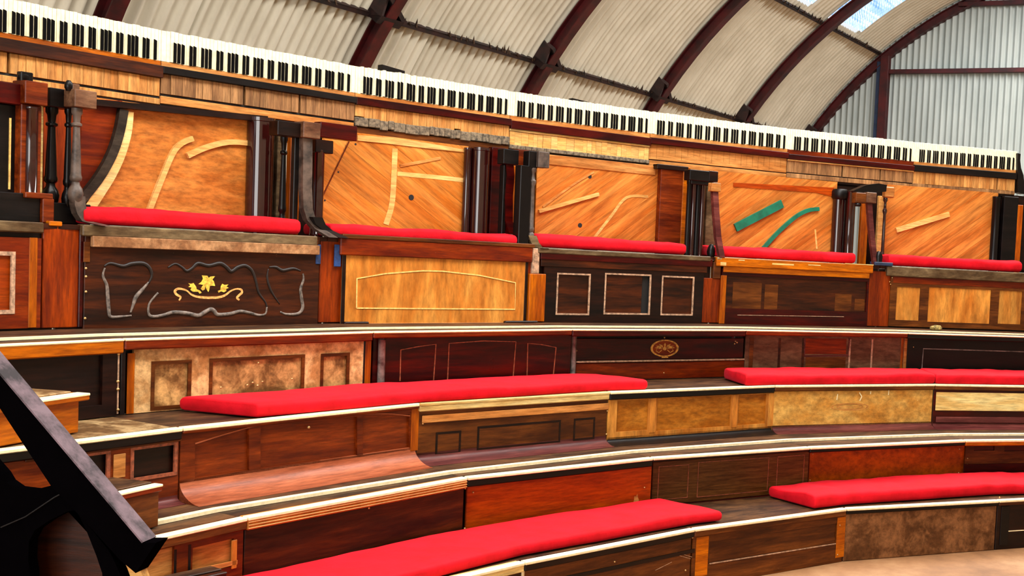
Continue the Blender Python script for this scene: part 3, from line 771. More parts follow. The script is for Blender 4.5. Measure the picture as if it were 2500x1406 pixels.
# ---------------- fifth (top) terrace: seat boxes
G5 = 'top-row seat boxes'
s = Sec(5, -1, 'top-row seat box at far left in red-brown wood with framed panel', nose='greylid', nt=.055, tread='darkbrown', paint=False, lid=(-400, 108), group=G5)
s.frame('redbrown', [(-140, 612, 36, 768)], q=(-260, 575, 100, 806), pan='redorange', pdepth=.012, bead='bead', bw=.02)
s.board('stile', 'orangevert', (70, 580, 90, 800), PY - .003, PY + .004)
s = Sec(5, 0, 'top-row seat box of dark carved wood with yellow lily marquetry', nose='greylid', nt=.06, tread='darkbrown', paint=False, lid=(202, 776), group=G5)
s.board('front_panel', 'darkbrown', (206, 560, 779, 806), PY, PY + .02); s.board('top_strip', 'dustytan', (220, 587, 774, 612), PY - .03, PY)
s.board('top_strip', 'brown', (205, 572, 775, 586), PY - .012, PY)
Z3 = lambda pts: [(200 + x / 4.31, 580 + y / 4.31) for x, y in pts]
def carve(pts, mat, wd, name='carved_edge'):
    P = s.F.quad(Z3(pts), PY); P = smooth_path([(x, 0, z) for x, z in P], 5)
    bm = bmesh.new(); tube(bm, [(p.x, PY - .001, p.z) for p in P], lambda t: wd * (.35 + .65 * math.sin(math.pi * min(max(t, .06), .94))), 8, .7); link(name, bm, mat, s.t, smooth='all')
carve([(235, 300), (300, 270), (430, 300), (520, 275), (640, 270), (710, 320), (735, 400), (700, 480)], 'carvedark', .011)
carve([(700, 470), (640, 540), (570, 620), (540, 700), (510, 790)], 'carvelight', .011)
carve([(240, 320), (220, 400), (260, 500), (270, 620), (280, 740), (300, 830), (420, 830), (520, 820)], 'carvelight', .010)
carve([(905, 315), (980, 275), (1050, 310), (1100, 350), (1160, 320), (1220, 270), (1330, 295), (1450, 270), (1520, 310), (1570, 355), (1640, 310), (1720, 295), (1790, 350), (1830, 460), (1860, 580), (1930, 680), (1945, 740)], 'carvedark', .011)
carve([(1945, 730), (1930, 800), (1860, 815), (1760, 790), (1660, 775), (1560, 800), (1430, 810), (1390, 770), (1350, 755), (1280, 790), (1220, 820), (1100, 795), (960, 785), (860, 815), (740, 830), (700, 790), (710, 690), (800, 580)], 'carvelight', .012)
carve([(1970, 310), (2040, 310), (2110, 345), (2220, 325), (2300, 350)], 'carvedark', .010)
carve([(2325, 380), (2330, 440), (2300, 540), (2310, 640), (2320, 740), (2270, 800), (2150, 805), (2085, 780)], 'carvelight', .011)
carve([(1960, 330), (1950, 430), (1990, 560), (2080, 700)], 'carvedark', .007)
ML = lambda pts: s.F.quad([(400 + x / 10.81, 650 + y / 10.81) for x, y in pts], PY)
bm = bmesh.new()
ribb = [(400, 900), (440, 810), (330, 740), (290, 660), (350, 600), (450, 595), (600, 640), (720, 740), (870, 800), (1170, 830), (1450, 815), (1620, 760), (1750, 660), (1900, 600), (2030, 610), (2060, 690), (1990, 760), (1930, 830), (1990, 890)]
P = [(p.x, p.y) for p in smooth_path([(x, y, 0) for x, y in ribb], 4)]
plate(bm, ribbon_poly([s.F.loc(400 + x / 10.81, 650 + y / 10.81, PY) for x, y in P], lambda t: .008 + .006 * abs(math.sin(t * 9))), (), PY - .001, PY)
ri_ = link('marquetry_ribbon', bm, 'inlaypale', s.t)
bm = bmesh.new()
plate(bm, ML([(1000, 240), (1150, 250), (1180, 310), (1230, 270), (1350, 260), (1280, 350), (1320, 400), (1350, 520), (1270, 510), (1210, 520), (1190, 640), (1170, 680), (1120, 600), (1090, 520), (1080, 610), (1020, 640), (970, 590), (1040, 490), (910, 470), (990, 410), (1030, 330)]), (), PY - .0015, PY)
plate(bm, ML([(640, 450), (720, 460), (780, 440), (850, 540), (860, 600), (950, 640), (1000, 700), (940, 720), (900, 670), (760, 670), (700, 620), (730, 560), (640, 545), (700, 500)]), (), PY - .0015, PY)
plate(bm, ML([(1540, 460), (1600, 490), (1700, 480), (1650, 530), (1710, 570), (1640, 600), (1650, 650), (1580, 685), (1510, 660), (1440, 695), (1420, 650), (1490, 620), (1500, 530)]), (), PY - .0015, PY)
link('marquetry_lilies', bm, 'inlay', s.t)
s.screws([(209, 655), (209, 675), (209, 712), (207, 777), (400, 604), (518, 607)], .007)
s.board('end_stile', 'brown', (203, 590, 219, 640), PY - .006, PY)
s = Sec(5, 1, 'top-row seat box with glowing orange veneer and thin arched line panel', nose='redbrown', nt=.11, tread='darkbrown', paint=False, lid=(832, 1302), group=G5)
s.board('front_panel', 'orange', (836, 620, 1284, 794), PY, PY + .02); s.board('top_strip', 'brown', (832, 577, 1302, 583), -.004, .02)
s.line([(870, 752), (871, 680), (940, 668), (1030, 661), (1080, 662), (1170, 672), (1258, 690), (1257, 755), (870, 752)], 'beadtan', .008)
s.board('end_stile', 'vdark', (833, 622, 842, 792), PY - .006, PY); s.board('end_stile', 'vdark', (1280, 640, 1286, 790), PY - .004, PY)
for q in ((838, 784, 898, 789), (1230, 784, 1310, 788)):
    a, b, c, d = s.F.rect(q, PY - .01); bm = bmesh.new(); box(bm, a, b, PY - .03, PY, .001, .02, .008); link('foot_slot', bm, 'vdark', s.t)
s.board('base_rail', 'tan', (842, 788, 1280, 794), PY - .004, PY)
s = Sec(5, 2, 'top-row seat box in dark wood with three pale-beaded square panels', nose='greylid', nt=.04, tread='darkbrown', paint=False, lid=(1316, 1738), group=G5)
s.board('cornice', 'mahogdark', (1318, 622, 1738, 642), PY - .016, PY + .02); s.board('cornice', 'darkbrown', (1320, 638, 1726, 658), PY - .008, PY + .02)
s.frame('vdark', [(1358, 667, 1440, 769), (1475, 668, 1588, 768), (1614, 674, 1693, 770)], q=(1326, 655, 1716, 793), pan=['darkbrown', None, 'darkbrown'], pdepth=.01, bead='bead', bw=.012)
a, b, c, d = s.F.rect((1475, 668, 1568, 768), PY); bm = bmesh.new(); box(bm, a - .004, b, PY + .01, PY + .018, c - .004, d + .004); link('inset_panel', bm, 'darkbrown', s.t)
a, b, c, d = s.F.rect((1568, 668, 1590, 768), PY); bm = bmesh.new(); box(bm, a, b, PY + .022, PY + .029, c - .004, d + .004); link('open_slot', bm, 'gap', s.t)
s = Sec(5, 3, 'top-row seat box with worn orange lid over a deep red-brown panel', nose='orangeplain', nt=.075, tread='darkbrown', paint=False, lid=(1752, 2136), group=G5)
s.frame('mahogdark', [(1772, 680, 2116, 757)], q=(1760, 664, 2120, 794), pan='darkbrown', pdepth=.012)
s.board('end_stile', 'orangevert', (1757, 672, 1771, 790), PY - .006, PY); s.board('lid_rail', 'orangeplain', (1765, 655, 2122, 672), PY - .012, PY)
for q in ((1882, 643, 1935, 647), (2060, 641, 2130, 644), (1800, 634, 1815, 636), (1970, 646, 2000, 648), (1756, 640, 1770, 648)): s.board('bare_patch', 'cream', q, -.0012, .002, 0)
s.line([(1800, 769), (2060, 773)], 'bead', .004)
for q in ((1790, 690, 1860, 755), (1868, 695, 1900, 756), (2040, 718, 2080, 760), (2088, 730, 2112, 758)): s.board('ghost_panel', 'brown', q, PY + .011, PY + .013, 0)
s = Sec(5, 4, 'top-row seat box at right with three bright orange panels in brown frame', nose='greylid', nt=.09, tread='darkbrown', paint=False, lid=(2170, 2600), group=G5)
s.frame('brown', [(2188, 701, 2245, 782), (2266, 704, 2418, 788), (2438, 710, 2494, 791)], q=(2172, 680, 2560, 802), pan='orange', pdepth=.008)
s.board('top_rail', 'redbrown', (2180, 684, 2560, 699), PY - .003, PY)
s.screws([(2178, 678), (2172, 688), (2174, 694)])
s = Sec(5, 5, 'top-row seat box beyond the right edge of the view', nose='greylid', nt=.08, paint=False, group=G5); s.board('front_panel', 'brown')

def joint_frame(k, j, d=0.):
    P = J[k][j]; th = ang(P); u = Vector((math.sin(th), -math.cos(th), 0)); v = Vector((math.cos(th), math.sin(th), 0))
    return Frame(Vector((P.x, P.y, 0)) + v * d, u)
def filler(label, j, rects, d=.03):
    F = joint_frame(5, j, d); t = thing('filler_board', label, 'board', F, 'boards closing gaps between seat boxes')
    for q, m, y0 in rects:
        a, b, c, e = F.rect(q); bm = bmesh.new(); box(bm, a, b, y0, y0 + .05, max(c, ZT[4] + .014), e, .004); link('board', bm, m, t)
    return t, F
t, F = filler('red-brown upright board left of the lily-inlaid seat box', 0, [((104, 552, 192, 805), 'redvert', .0), ((190, 560, 201, 805), 'mahogdark', -.012), ((118, 540, 150, 552), 'orangeplain', -.01)])
t, F = filler('brown upright board with blue cloth tags between lily-inlaid and arched seat boxes', 1, [((780, 588, 836, 797), 'redvert', .0)])
for q in ((771, 597, 783, 645), (816, 597, 832, 651)):
    a, b, c, e = F.rect(q, -.015); bm = bmesh.new(); box(bm, a, b, -.02, -.01, c, e, .003); link('blue_tag', bm, 'blue', t)
filler('orange-brown upright block right of the arched orange seat box', 2, [((1286, 668, 1326, 791), 'orangevert', -.03), ((1296, 606, 1314, 668), 'bead', -.02), ((1282, 612, 1300, 668), 'redvert', .0)])
filler('orange-brown upright board right of the three-square dark seat box', 3, [((1714, 679, 1760, 793), 'redvert', -.005), ((1740, 640, 1758, 680), 'brown', -.015)])
filler('red-brown upright board right of the worn orange-lidded seat box', 4, [((2118, 662, 2172, 797), 'redvert', -.003)])
filler('upright board beyond the right edge of the view', 5, [((2690, 690, 2760, 810), 'redvert', .0)])

# ---------------- cushions
def cushion(label, pathf, x0, x1, zb, th, w0, w1, group, sag=.006, slant=0.):
    """pathf(t, w) -> world xy for length parameter x0..x1 and depth w (front..back)"""
    N = max(24, int(abs(x1 - x0) * 26)); prof = []
    r = th * .34; W = w1 - w0
    for cx_, cz_, a0 in ((r, r, 1.5 * math.pi), (r, th - r, math.pi), (W - r, th - r, math.pi / 2), (W - r, r, 0)):
        for q in range(4):
            a = a0 - q / 3 * math.pi / 2
            prof.append((cx_ + r * math.cos(a), cz_ + r * math.sin(a)))
    extra = []
    for i, p in enumerate(prof):            # add points across the top and front
        extra.append(p)
        if i == 7:
            for q in range(1, 6): extra.append((r + (W - 2 * r) * q / 6, th))
    prof = extra
    bm = bmesh.new(); rings = []
    rs = random.uniform(0, 50); from mathutils import noise as nz
    for i in range(N + 1):
        t = i / N
        if i < 4: t = (0, .06, .2, .5)[i] / N * 1.0
        if i > N - 4: t = 1 - (0, .06, .2, .5)[N - i] / N
        x = x0 + (x1 - x0) * t; e = min(t, 1 - t) * abs(x1 - x0) / (th * .32); k = math.sqrt(max(0, 1 - (1 - min(e, 1)) ** 2)) * .3 + .7
        ring = []
        for wy, z in prof:
            zz = th / 2 + (z - th / 2) * k; ww = W / 2 + (wy - W / 2) * (1 - (1 - k) * .1)
            if z > th * .5: zz += sag * nz.noise(Vector((x * 2.2 + rs, wy * 4, 0))) * 1.6 + sag * .6 * nz.noise(Vector((x * 9 + rs, wy * 5, 3)))
            wob = .006 * nz.noise(Vector((x * 3 + rs, z * 5, 7))) if wy < W / 2 else 0
            p = pathf(x + slant * (wy / W - .5), w0 + ww + wob); ring.append(bm.verts.new((p.x, p.y, zb + max(zz, .001))))
        rings.append(ring)
    m = len(prof)
    for a, b in zip(rings, rings[1:]):
        for i in range(m): bm.faces.new((a[i], a[(i + 1) % m], b[(i + 1) % m], b[i]))
    bm.faces.new(rings[0][::-1]); bm.faces.new(rings[-1])
    o = link('seat_cushion', bm, 'velvet', None, smooth='all')
    # move the origin onto the cushion
    c = sum((v.co for v in o.data.vertices), Vector()) / len(o.data.vertices); c.z = zb
    o.data.transform(Matrix.Translation(-c)); o.location = c
    o['label'] = label; o['category'] = 'cushion'; o['group'] = group
    return o
def arcpath(R):
    def f(x, wd):
        th = -x / R; d = (TH0 - th) % DTH - DTH / 2
        return pol((R + .004) * math.cos(DTH / 2) / math.cos(d) + wd, th)
    return f
def arc_x(R, th): return -th * R
def deg(a): return math.radians(a)
GC = 'long red bench cushions'
R = RT[3]
cushion('long red cushion on third row, left one, in front of burr walnut panels', arcpath(R), arc_x(R, deg(150.95)), arc_x(R, deg(132.8)), ZT[3] + .002, .072, .015, .475, GC, slant=-.12)
tm = ang(on_z(2284, 935, ZT[3]))
cushion('red cushion on third row under the gilt-emblem and purple-brown panels, right of centre', arcpath(R), arc_x(R, deg(126.4)), arc_x(R, tm + .0005), ZT[3] + .002, .082, .03, .5, GC, sag=.009, slant=.1)
cushion('red cushion on third row at right edge, below black beaded panel', arcpath(R), arc_x(R, tm - .0005), arc_x(R, deg(104)), ZT[3] + .002, .082, .03, .5, GC, sag=.009, slant=.1)
R = RT[1]
cushion('large red cushion on lowest row, left one, running out of the bottom of the photo', arcpath(R), arc_x(R, deg(158)), arc_x(R, deg(133.3)), ZT[1] + .002, .068, .02, .52, GC, slant=-.12)
cushion('red wrinkled cushion on lowest row at right, below the mottled rust panel', arcpath(R), arc_x(R, deg(127.3)), arc_x(R, deg(106)), ZT[1] + .002, .085, .03, .5, GC, sag=.012, slant=-.05)
def seat_cushion(label, j, xa, xb, y, th):
    P0, P1 = J[5][j], J[5][j + 1]; F = Frame((P0.x, P0.y, 0), P1 - P0)
    a, b = F.loc(xa, y, .05)[0], F.loc(xb, y, .05)[0]
    cushion(label, lambda x, wd: F.O + F.u * x + F.v * wd, a, b, ZT[5] + .002, th, .045, .41, 'red top-row seat cushions', sag=.012)
seat_cushion('red top-row cushion on the lily-inlaid seat box, sagging at right', 0, 205, 735, 540, .095)
seat_cushion('red top-row cushion above the arched orange panel', 1, 806, 1263, 575, .078)
seat_cushion('red top-row cushion above the three square dark panels', 2, 1312, 1676, 598, .09)
seat_cushion('red top-row cushion below the green-painted bars', 3, 1750, 2090, 615, .086)
seat_cushion('red top-row cushion at right edge, above three bright orange panels', 4, 2170, 2496, 640, .098)

# ---------------- backrests made of piano soundboards
BD = .45
class Back:
    def __init__(s, j, label):
        P0, P1 = J[5][j], J[5][j + 1]; u = (P1 - P0).normalized(); v = Vector((-u.y, u.x, 0))
        s.F = Frame(P0 + v * BD, u); s.L = (P1 - P0).length
        s.t = thing('soundboard_backrest', label, 'backrest', s.F, 'soundboard backrests')
        bm = bmesh.new(); box(bm, .0, s.L, .034, .05, ZT[5], 2.70); link('dark_backing', bm, 'vdark', s.t)  # dark sheet added so the spaces between the posts read as shade
    def board(s, name, mat, q, y0=0., y1=.02, bev=.002):
        a, b, c, d = s.F.rect(q); bm = bmesh.new(); box(bm, a, b, y0, y1, max(c, ZT[5] + .001), d, bev); return link(name, bm, mat, s.t)
    def planks(s, mat, q, angle, wd=.105, y0=0., y1=.02):
        """soundboard of slanting glued planks, each a piece of its own"""
        a, b, c, d = s.F.rect(q); c = max(c, ZT[5] + .001); n = Vector((-math.sin(angle), math.cos(angle)))
        rect = [Vector(p) for p in ((a, c), (b, c), (b, d), (a, d))]
        ds = [p.dot(n) for p in rect]; t = min(ds)
        def clip(P, lim, sg):
            out = []
            for i in range(len(P)):
                p, r = P[i], P[(i + 1) % len(P)]; fp, fr_ = sg * (p.dot(n) - lim), sg * (r.dot(n) - lim)
                if fp >= 0: out.append(p)
                if fp * fr_ < 0: out.append(p + (r - p) * (fp / (fp - fr_)))
            return out
        while t < max(ds):
            w_ = wd * random.uniform(.75, 1.25); P = clip(clip(rect, t + .0006, 1), t + w_ - .0006, -1); t += w_
            if len(P) < 3: continue
            bm = bmesh.new(); plate(bm, [tuple(p) for p in P], (), y0 + random.uniform(-.0006, .0006), y1); link('plank', bm, mat, s.t)
    def poly(s, name, mat, pts, y0=0., y1=.02):
        bm = bmesh.new(); plate(bm, [(x, max(z, ZT[5] + .001)) for x, z in s.F.quad(pts)], (), y0, y1); return link(name, bm, mat, s.t)
    def bar(s, name, mat, pts, wd, y0=-.02, y1=.002, sm=6):
        P = s.F.quad(pts)
        P = [(p.x, p.y) for p in smooth_path([(x, z, 0) for x, z in P], sm)] if sm and len(P) > 2 else P
        bm = bmesh.new(); plate(bm, ribbon_poly([(x, max(z, ZT[5] + .002)) for x, z in P], wd), (), y0, y1); return link(name, bm, mat, s.t)
    def hole(s, x, y, r):
        u, z = s.F.loc(x, y); bm = bmesh.new(); plate(bm, [(u + r * math.cos(i * math.pi / 8), z + r * math.sin(i * math.pi / 8)) for i in range(16)], (), -.0015, .001); link('bolt_hole', bm, 'gap', s.t)
b = Back(-1, 'dark backrest panel at far left beyond the mahogany bracket')
b.board('soundboard', 'mahog', (-300, 200, 104, 560))
b = Back(0, 'plain orange backrest with curved black rim and cream edge at left')
b.board('soundboard', 'soundflat', (206, 262, 612, 560)); b.poly('side_panel', 'redvert', [(104, 236), (296, 246), (284, 320), (240, 425), (200, 478), (186, 560), (104, 560)], -.012, .0)
b.poly('corner_panel', 'redbrown', [(196, 262), (288, 262), (274, 330), (248, 400), (206, 462), (190, 470)], -.016, -.012)
b.bar('curved_rim', 'rimdark', [(292, 268), (283, 318), (266, 372), (238, 425), (206, 468), (180, 496)], .048, -.05, -.012)
b.bar('cream_edge', 'cream', [(305, 272), (300, 322), (285, 376), (262, 426), (236, 468), (212, 505)], .056, -.04, -.010)
b.bar('soundboard_rib', 'rib', [(362, 512), (390, 440), (418, 375), (440, 350), (468, 338)], .03)
b.bar('soundboard_rib', 'rib', [(455, 380), (500, 360), (555, 347), (610, 350)], .032)
b.poly('top_beam', 'vdark', [(222, 243), (640, 284), (640, 298), (222, 258)], -.06, 0)
b.hole(304, 284, .008); b.hole(264, 411, .006)
b = Back(1, 'orange backrest with diagonal grain and a black hole near centre')
b.planks('sound', (786, 335, 1140, 590), math.radians(-33)); b.poly('edge_board', 'sound', [(786, 338), (850, 338), (786, 475)], -.004, 0.0)
b.bar('seam', 'mahog', [(852, 345), (788, 478)], .008, -.003, .001, 0)
b.poly('torn_edge', 'rib', [(872, 330), (960, 335), (1060, 352), (1136, 366), (1136, 372), (1040, 362), (940, 350), (872, 343)], -.008, 0)
b.bar('glue_mark', 'rib', [(964, 362), (961, 440), (956, 500), (942, 548)], .04, -.003, .001)
b.bar('soundboard_rib', 'tan', [(976, 405), (1075, 386)], .02, -.006, .001)
b.bar('glue_mark', 'rib', [(970, 424), (1060, 432), (1134, 440)], .03, -.002, .001)
b.hole(1004, 482, .02); b.hole(868, 352, .007); b.hole(826, 420, .006); b.hole(793, 489, .006)
b = Back(2, 'orange backrest with two pale slanting bars and two small black holes')
b.planks('soundr', (1308, 395, 1608, 605), math.radians(36)); b.board('top_strip', 'tan', (1320, 390, 1600, 414), -.008, 0)
b.bar('soundboard_rib', 'rib', [(1314, 516), (1390, 494), (1460, 474)], .026)
b.bar('soundboard_rib', 'tan', [(1325, 505), (1400, 450), (1450, 420)], .014, -.006)
b.bar('glue_mark', 'rib', [(1448, 584), (1490, 530), (1530, 482), (1582, 480)], .022, -.003)
b.hole(1440, 431, .016); b.hole(1416, 550, .018)
b = Back(3, 'orange backrest with one straight and one curved green bar')
b.planks('soundr', (1738, 430, 2040, 632), math.radians(36)); b.poly('red_edge', 'redorange', [(1790, 446), (2036, 458), (2034, 480), (1990, 470), (1790, 456)], -.006, 0)
b.bar('green_bar', 'green', [(1794, 556), (1908, 497)], .07, -.02, .002, 0)
b.bar('green_bar', 'green', [(1862, 606), (1900, 565), (1940, 530), (1970, 514), (1998, 510)], .034, -.02, .002)
b.bar('glue_mark', 'rib', [(1990, 560), (1994, 608)], .016, -.003)
b = Back(4, 'pale orange backrest at right with one straight cream bar')
b.planks('soundr', (2160, 460, 2432, 655), math.radians(36)); b.bar('soundboard_rib', 'rib', [(2187, 562), (2316, 523)], .045, -.02, .002, 0)
b.board('right_panel', 'vdark', (2470, 480, 2560, 660), -.01, .02)
b = Back(5, 'dark backrest panel beyond the right edge of the view'); b.board('soundboard', 'soundr', (2560, 480, 2700, 660))

# ---------------- posts and columns dividing the seats
def post_at(x, y, dR):
    P = on_r(x, y, RT[5] + dR); th = ang(P)
    return Frame((P.x, P.y, 0), Vector((math.sin(th), -math.cos(th), 0)))
ZS = ZT[5] - .003
class Post:
    def __init__(s, name, label, x, y, dR, group='piano legs and columns dividing the seats'):
        s.F = post_at(x, y, dR); s.px = (s.F.O - CAM).dot(FW) / FPX
        s.t = thing(name, label, 'column' if 'column' in name else 'post', s.F, group)
    def z(s, y, x): return s.F.loc(x, y)[1]
    def block(s, name, mat, q, dy0=-.035, dy1=.035, bev=.004, floor=False):
        a, b, c, d = s.F.rect(q); c = ZS if floor else max(c, ZS)
        bm = bmesh.new(); box(bm, a, b, dy0, dy1, c, d, bev); return link(name, bm, mat, s.t)
    def turned(s, name, mat, xc, wpx, y0, y1, prof, floor=False, cy=0.):
        u, zt = s.F.loc(xc, y0); zb = ZS if floor else max(s.F.loc(xc, y1)[1], ZS); r = wpx / 2 * s.px
        bm = bmesh.new(); lathe(bm, [(max(f * r, .002), zb + (zt - zb) * t) for t, f in prof], u, cy, 18); return link(name, bm, mat, s.t, smooth=True)
    def round(s, name, mat, x0, x1, y0, y1, floor=True, cy=0.):
        return s.turned(name, mat, (x0 + x1) / 2, x1 - x0, y0, y1, [(0, 1.06), (.03, 1.06), (.035, 1), (.965, 1), (.97, 1.06), (1, 1.06)], floor, cy)
    def truss(s, name, mat, pts, wpx, depth=.05, foot=.09, mats=None):
        """leg drawn by its middle line, sweeping forward to a small toe on the lid edge"""
        P = s.F.quad(pts); hw = wpx / 2 * s.px; bm = bmesh.new(); rows = []
        n = len(P)
        for i, (u, z) in enumerate(P):
            t = i / (n - 1); fy = -foot * max(0, (t - .72) / .28) ** 1.6
            z = max(z, ZS)
            rows.append([bm.verts.new(q) for q in ((u - hw, fy - depth / 2, z), (u + hw, fy - depth / 2, z), (u + hw, fy + depth / 2, z), (u - hw, fy + depth / 2, z))])
        for a, b in zip(rows, rows[1:]):
            for i in range(4): bm.faces.new((a[i], a[(i + 1) % 4], b[(i + 1) % 4], b[i]))
        bm.faces.new(rows[0]); bm.faces.new(rows[-1][::-1]); return link(name, bm, mat, s.t)
VASE = [(0, .9), (.04, 1.25), (.10, 1.4), (.15, 1.2), (.19, .75), (.22, .7), (.24, 1.05), (.27, 1.1), (.30, .95), (.5, .82), (.7, .66), (.8, .6), (.815, .95), (.835, .95), (.85, .6), (.92, .72), (.95, 1.0), (1, 1.0)]
SLIM = [(0, 1.2), (.08, 1.2), (.1, .8), (.14, 1.1), (.16, 1.1), (.18, .85), (.75, .7), (.8, 1.15), (.82, 1.15), (.84, .7), (.93, .6), (.96, 1.1), (1, 1.1)]

p = Post('bracket_post', 'mahogany bracket post with glossy half column at far left edge', 62, 400, .12)
p.block('cap', 'mahog', (44, 200, 100, 256), -.06, .05); p.block('shaft', 'mahog', (42, 256, 92, 480), -.03, .05); p.round('half_column', 'lacquer', 56, 84, 262, 476, False, -.025)
p.block('shelf', 'mahog', (42, 470, 110, 484), -.07, .05); p.block('foot', 'mahog', (84, 484, 112, 560), -.07, .05, floor=True); p.block('plinth', 'black', (-30, 470, 84, 560), -.05, .05, floor=True)
p.turned('finial', 'black', 57, 24, 177, 200, [(0, .6), (.3, 1), (.7, 1), (1, .4)]); p.block('ornament', 'black', (46, 176, 76, 200), -.02, .02)
p = Post('bracket_post', 'black side bracket post cut by the left edge of the photo', 10, 400, .16)
p.block('cap', 'mahogdark', (-60, 200, 45, 252), -.06, .05); p.block('shaft', 'black', (-60, 252, 40, 480), -.02, .05); p.block('gold_line', 'beadtan', (15, 288, 19, 462), -.026, -.018, 0)
p = Post('edge_board', 'thin upright cream-edged board left of the black turned post', 98, 345, .2)
p.block('board', 'cream', (94, 214, 102, 480), -.015, .015)
p = Post('turned_post', 'black turned post with square cap, left of the curved-rim backrest', 126, 380, .18)
p.turned('shaft', 'blackgloss', 127, 27, 262, 500, VASE); p.block('cap', 'black', (104, 218, 168, 264), -.06, .05); p.block('base', 'black', (110, 496, 205, 560), -.06, .06, floor=True)
p = Post('turned_post', 'black shadowed turned post just left of the grey one at the curved-rim backrest', 168, 380, .14)
p.turned('shaft', 'blackgloss', 168, 18, 262, 510, VASE)
p = Post('turned_post', 'grey dusty turned post with curved foot at left of lily-inlaid seat box', 188, 380, .07)
p.turned('shaft', 'greypost', 188, 24, 264, 495, VASE); p.block('cap', 'greybrown', (169, 221, 223, 264), -.05, .05)
p.truss('foot', 'greypost', [(188, 478), (189, 500), (195, 522), (206, 540), (222, 556)], 26, .05, .12)
p.turned('finial', 'black', 168, 18, 196, 222, [(0, .6), (.3, 1), (.7, 1), (1, .4)]); p.block('ornament', 'greybrown', (172, 205, 190, 222), -.02, .02)

p = Post('round_post', 'glossy dark round column at right end of the plain orange backrest', 638, 420, .40)
p.round('shaft', 'lacquer', 607, 668, 288, 540)
p = Post('edge_board', 'dusty grey upright strip right of the glossy column', 681, 430, .42); p.block('board', 'greylid', (672, 318, 692, 545), -.02, .03, floor=True)
p = Post('turned_post', 'slim black turned post behind the grey leg at the first divider', 694, 430, .25); p.turned('shaft', 'blackgloss', 694, 17, 330, 545, VASE, True)
p = Post('edge_board', 'orange upright strip behind the grey leg at the first divider', 714, 430, .36); p.block('board', 'orangevert', (704, 325, 728, 550), -.02, .03, floor=True)
p = Post('truss_leg', 'grey curved piano leg with square cap at the first divider', 745, 430, .09)
p.block('side', 'black', (722, 335, 734, 540), .02, .06); p.truss('shaft', 'greypost', [(746, 338), (746, 400), (745, 460), (747, 510), (756, 538), (768, 558), (782, 580)], 24, .05, .12); p.block('cap', 'vdark', (674, 297, 730, 333), -.02, .08); p.block('cap', 'greybrown', (730, 299, 772, 338), -.05, .06)
p = Post('round_post', 'dark round column left of the diagonal-grain backrest', 777, 450, .24)
p.round('shaft', 'lacquer', 763, 792, 366, 560); p.block('cap', 'vdark', (762, 342, 806, 374), -.04, .04); p.block('lintel', 'mahogdark', (772, 303, 862, 340), -.05, .03)
p = Post('truss_leg', 'short black and grey scroll foot at left of the arched seat box', 792, 555, .05)
p.truss('foot', 'black', [(770, 530), (778, 548), (795, 562), (822, 580)], 26, .05, .06)

p = Post('round_post', 'slim glossy brown column at right end of diagonal-grain backrest', 1143, 465, .40); p.round('shaft', 'lacquer', 1134, 1152, 361, 590)
p = Post('round_post', 'broad glossy mahogany column beside the slim one, second divider', 1174, 465, .38); p.round('shaft', 'lacquer', 1153, 1196, 361, 590)
p = Post('pilaster', 'flat dark mahogany pilaster right of the broad glossy column', 1209, 465, .40); p.block('shaft', 'mahogdark', (1193, 360, 1226, 590), -.03, .03, floor=True)
p = Post('truss_leg', 'dark red piano leg with black and red cap at second divider', 1242, 480, .2)
p.block('cap', 'black', (1221, 365, 1258, 402), -.05, .04); p.block('cap', 'mahog', (1258, 366, 1287, 402), -.04, .05); p.truss('shaft', 'mahogdark', [(1240, 402), (1242, 430), (1238, 480), (1238, 540), (1246, 572), (1258, 600)], 20, .06, .08); p.block('side', 'black', (1224, 402, 1233, 575), -.02, .04)
p = Post('edge_board', 'orange upright strip behind the black square post', 1257, 500, .38); p.block('board', 'orangevert', (1246, 405, 1270, 600), -.02, .03, floor=True)
p = Post('square_post', 'black square post at second divider, left of slim grey turned post', 1276, 500, .07)
p.block('shaft', 'blackgloss', (1263, 404, 1289, 612), -.03, .05, floor=True); p.block('cap', 'black', (1286, 369, 1308, 411), -.03, .05)
p = Post('edge_board', 'narrow cream strip behind the slim grey turned post', 1292, 500, .40); p.block('board', 'cream', (1288, 405, 1297, 600), -.01, .03, floor=True)
p = Post('turned_post', 'slim grey turned post left of the two-hole backrest', 1303, 500, .06)
p.turned('shaft', 'greypost', 1302, 14, 410, 585, SLIM); p.block('cap', 'greypost', (1306, 371, 1333, 410), -.05, .04); p.truss('foot', 'greylid', [(1296, 575), (1302, 592), (1312, 608), (1318, 618)], 22, .05, .05)

p = Post('pilaster', 'flat brown box pilaster at right end of the two-hole backrest', 1633, 500, .40)
p.block('shaft', 'mahog', (1606, 408, 1660, 615), -.03, .03, floor=True); p.block('edge_trim', 'orangeplain', (1659, 408, 1675, 615), -.04, .02, floor=True); p.block('top_block', 'vdark', (1598, 404, 1674, 416), -.05, .03)
p = Post('square_post', 'black fluted post with stepped black cap at third divider', 1700, 520, .2)
for i in range(4): p.round('flute', 'lacquer' if i % 2 else 'blackgloss', 1678 + i * 11, 1690 + i * 11, 440, 620)
p.block('cap', 'black', (1677, 416, 1725, 442), -.05, .05); p.block('cap', 'vdark', (1724, 418, 1746, 444), -.05, .05); p.block('cap', 'black', (1682, 440, 1736, 452), -.04, .04)
p = Post('edge_board', 'dusty upright strip behind the slanted leg at third divider', 1732, 530, .40); p.block('board', 'greylid', (1722, 444, 1748, 625), -.01, .03, floor=True)
p = Post('truss_leg', 'slanted grey-brown piano leg with tan block cap at third divider', 1750, 540, .03)
p.truss('shaft', 'purple', [(1744, 466), (1747, 520), (1752, 580), (1757, 640)], 15, .04, .02); p.block('cap', 'tan', (1733, 447, 1756, 468), -.03, .03); p.block('toe', 'dusty', (1746, 634, 1766, 650), -.035, .02)
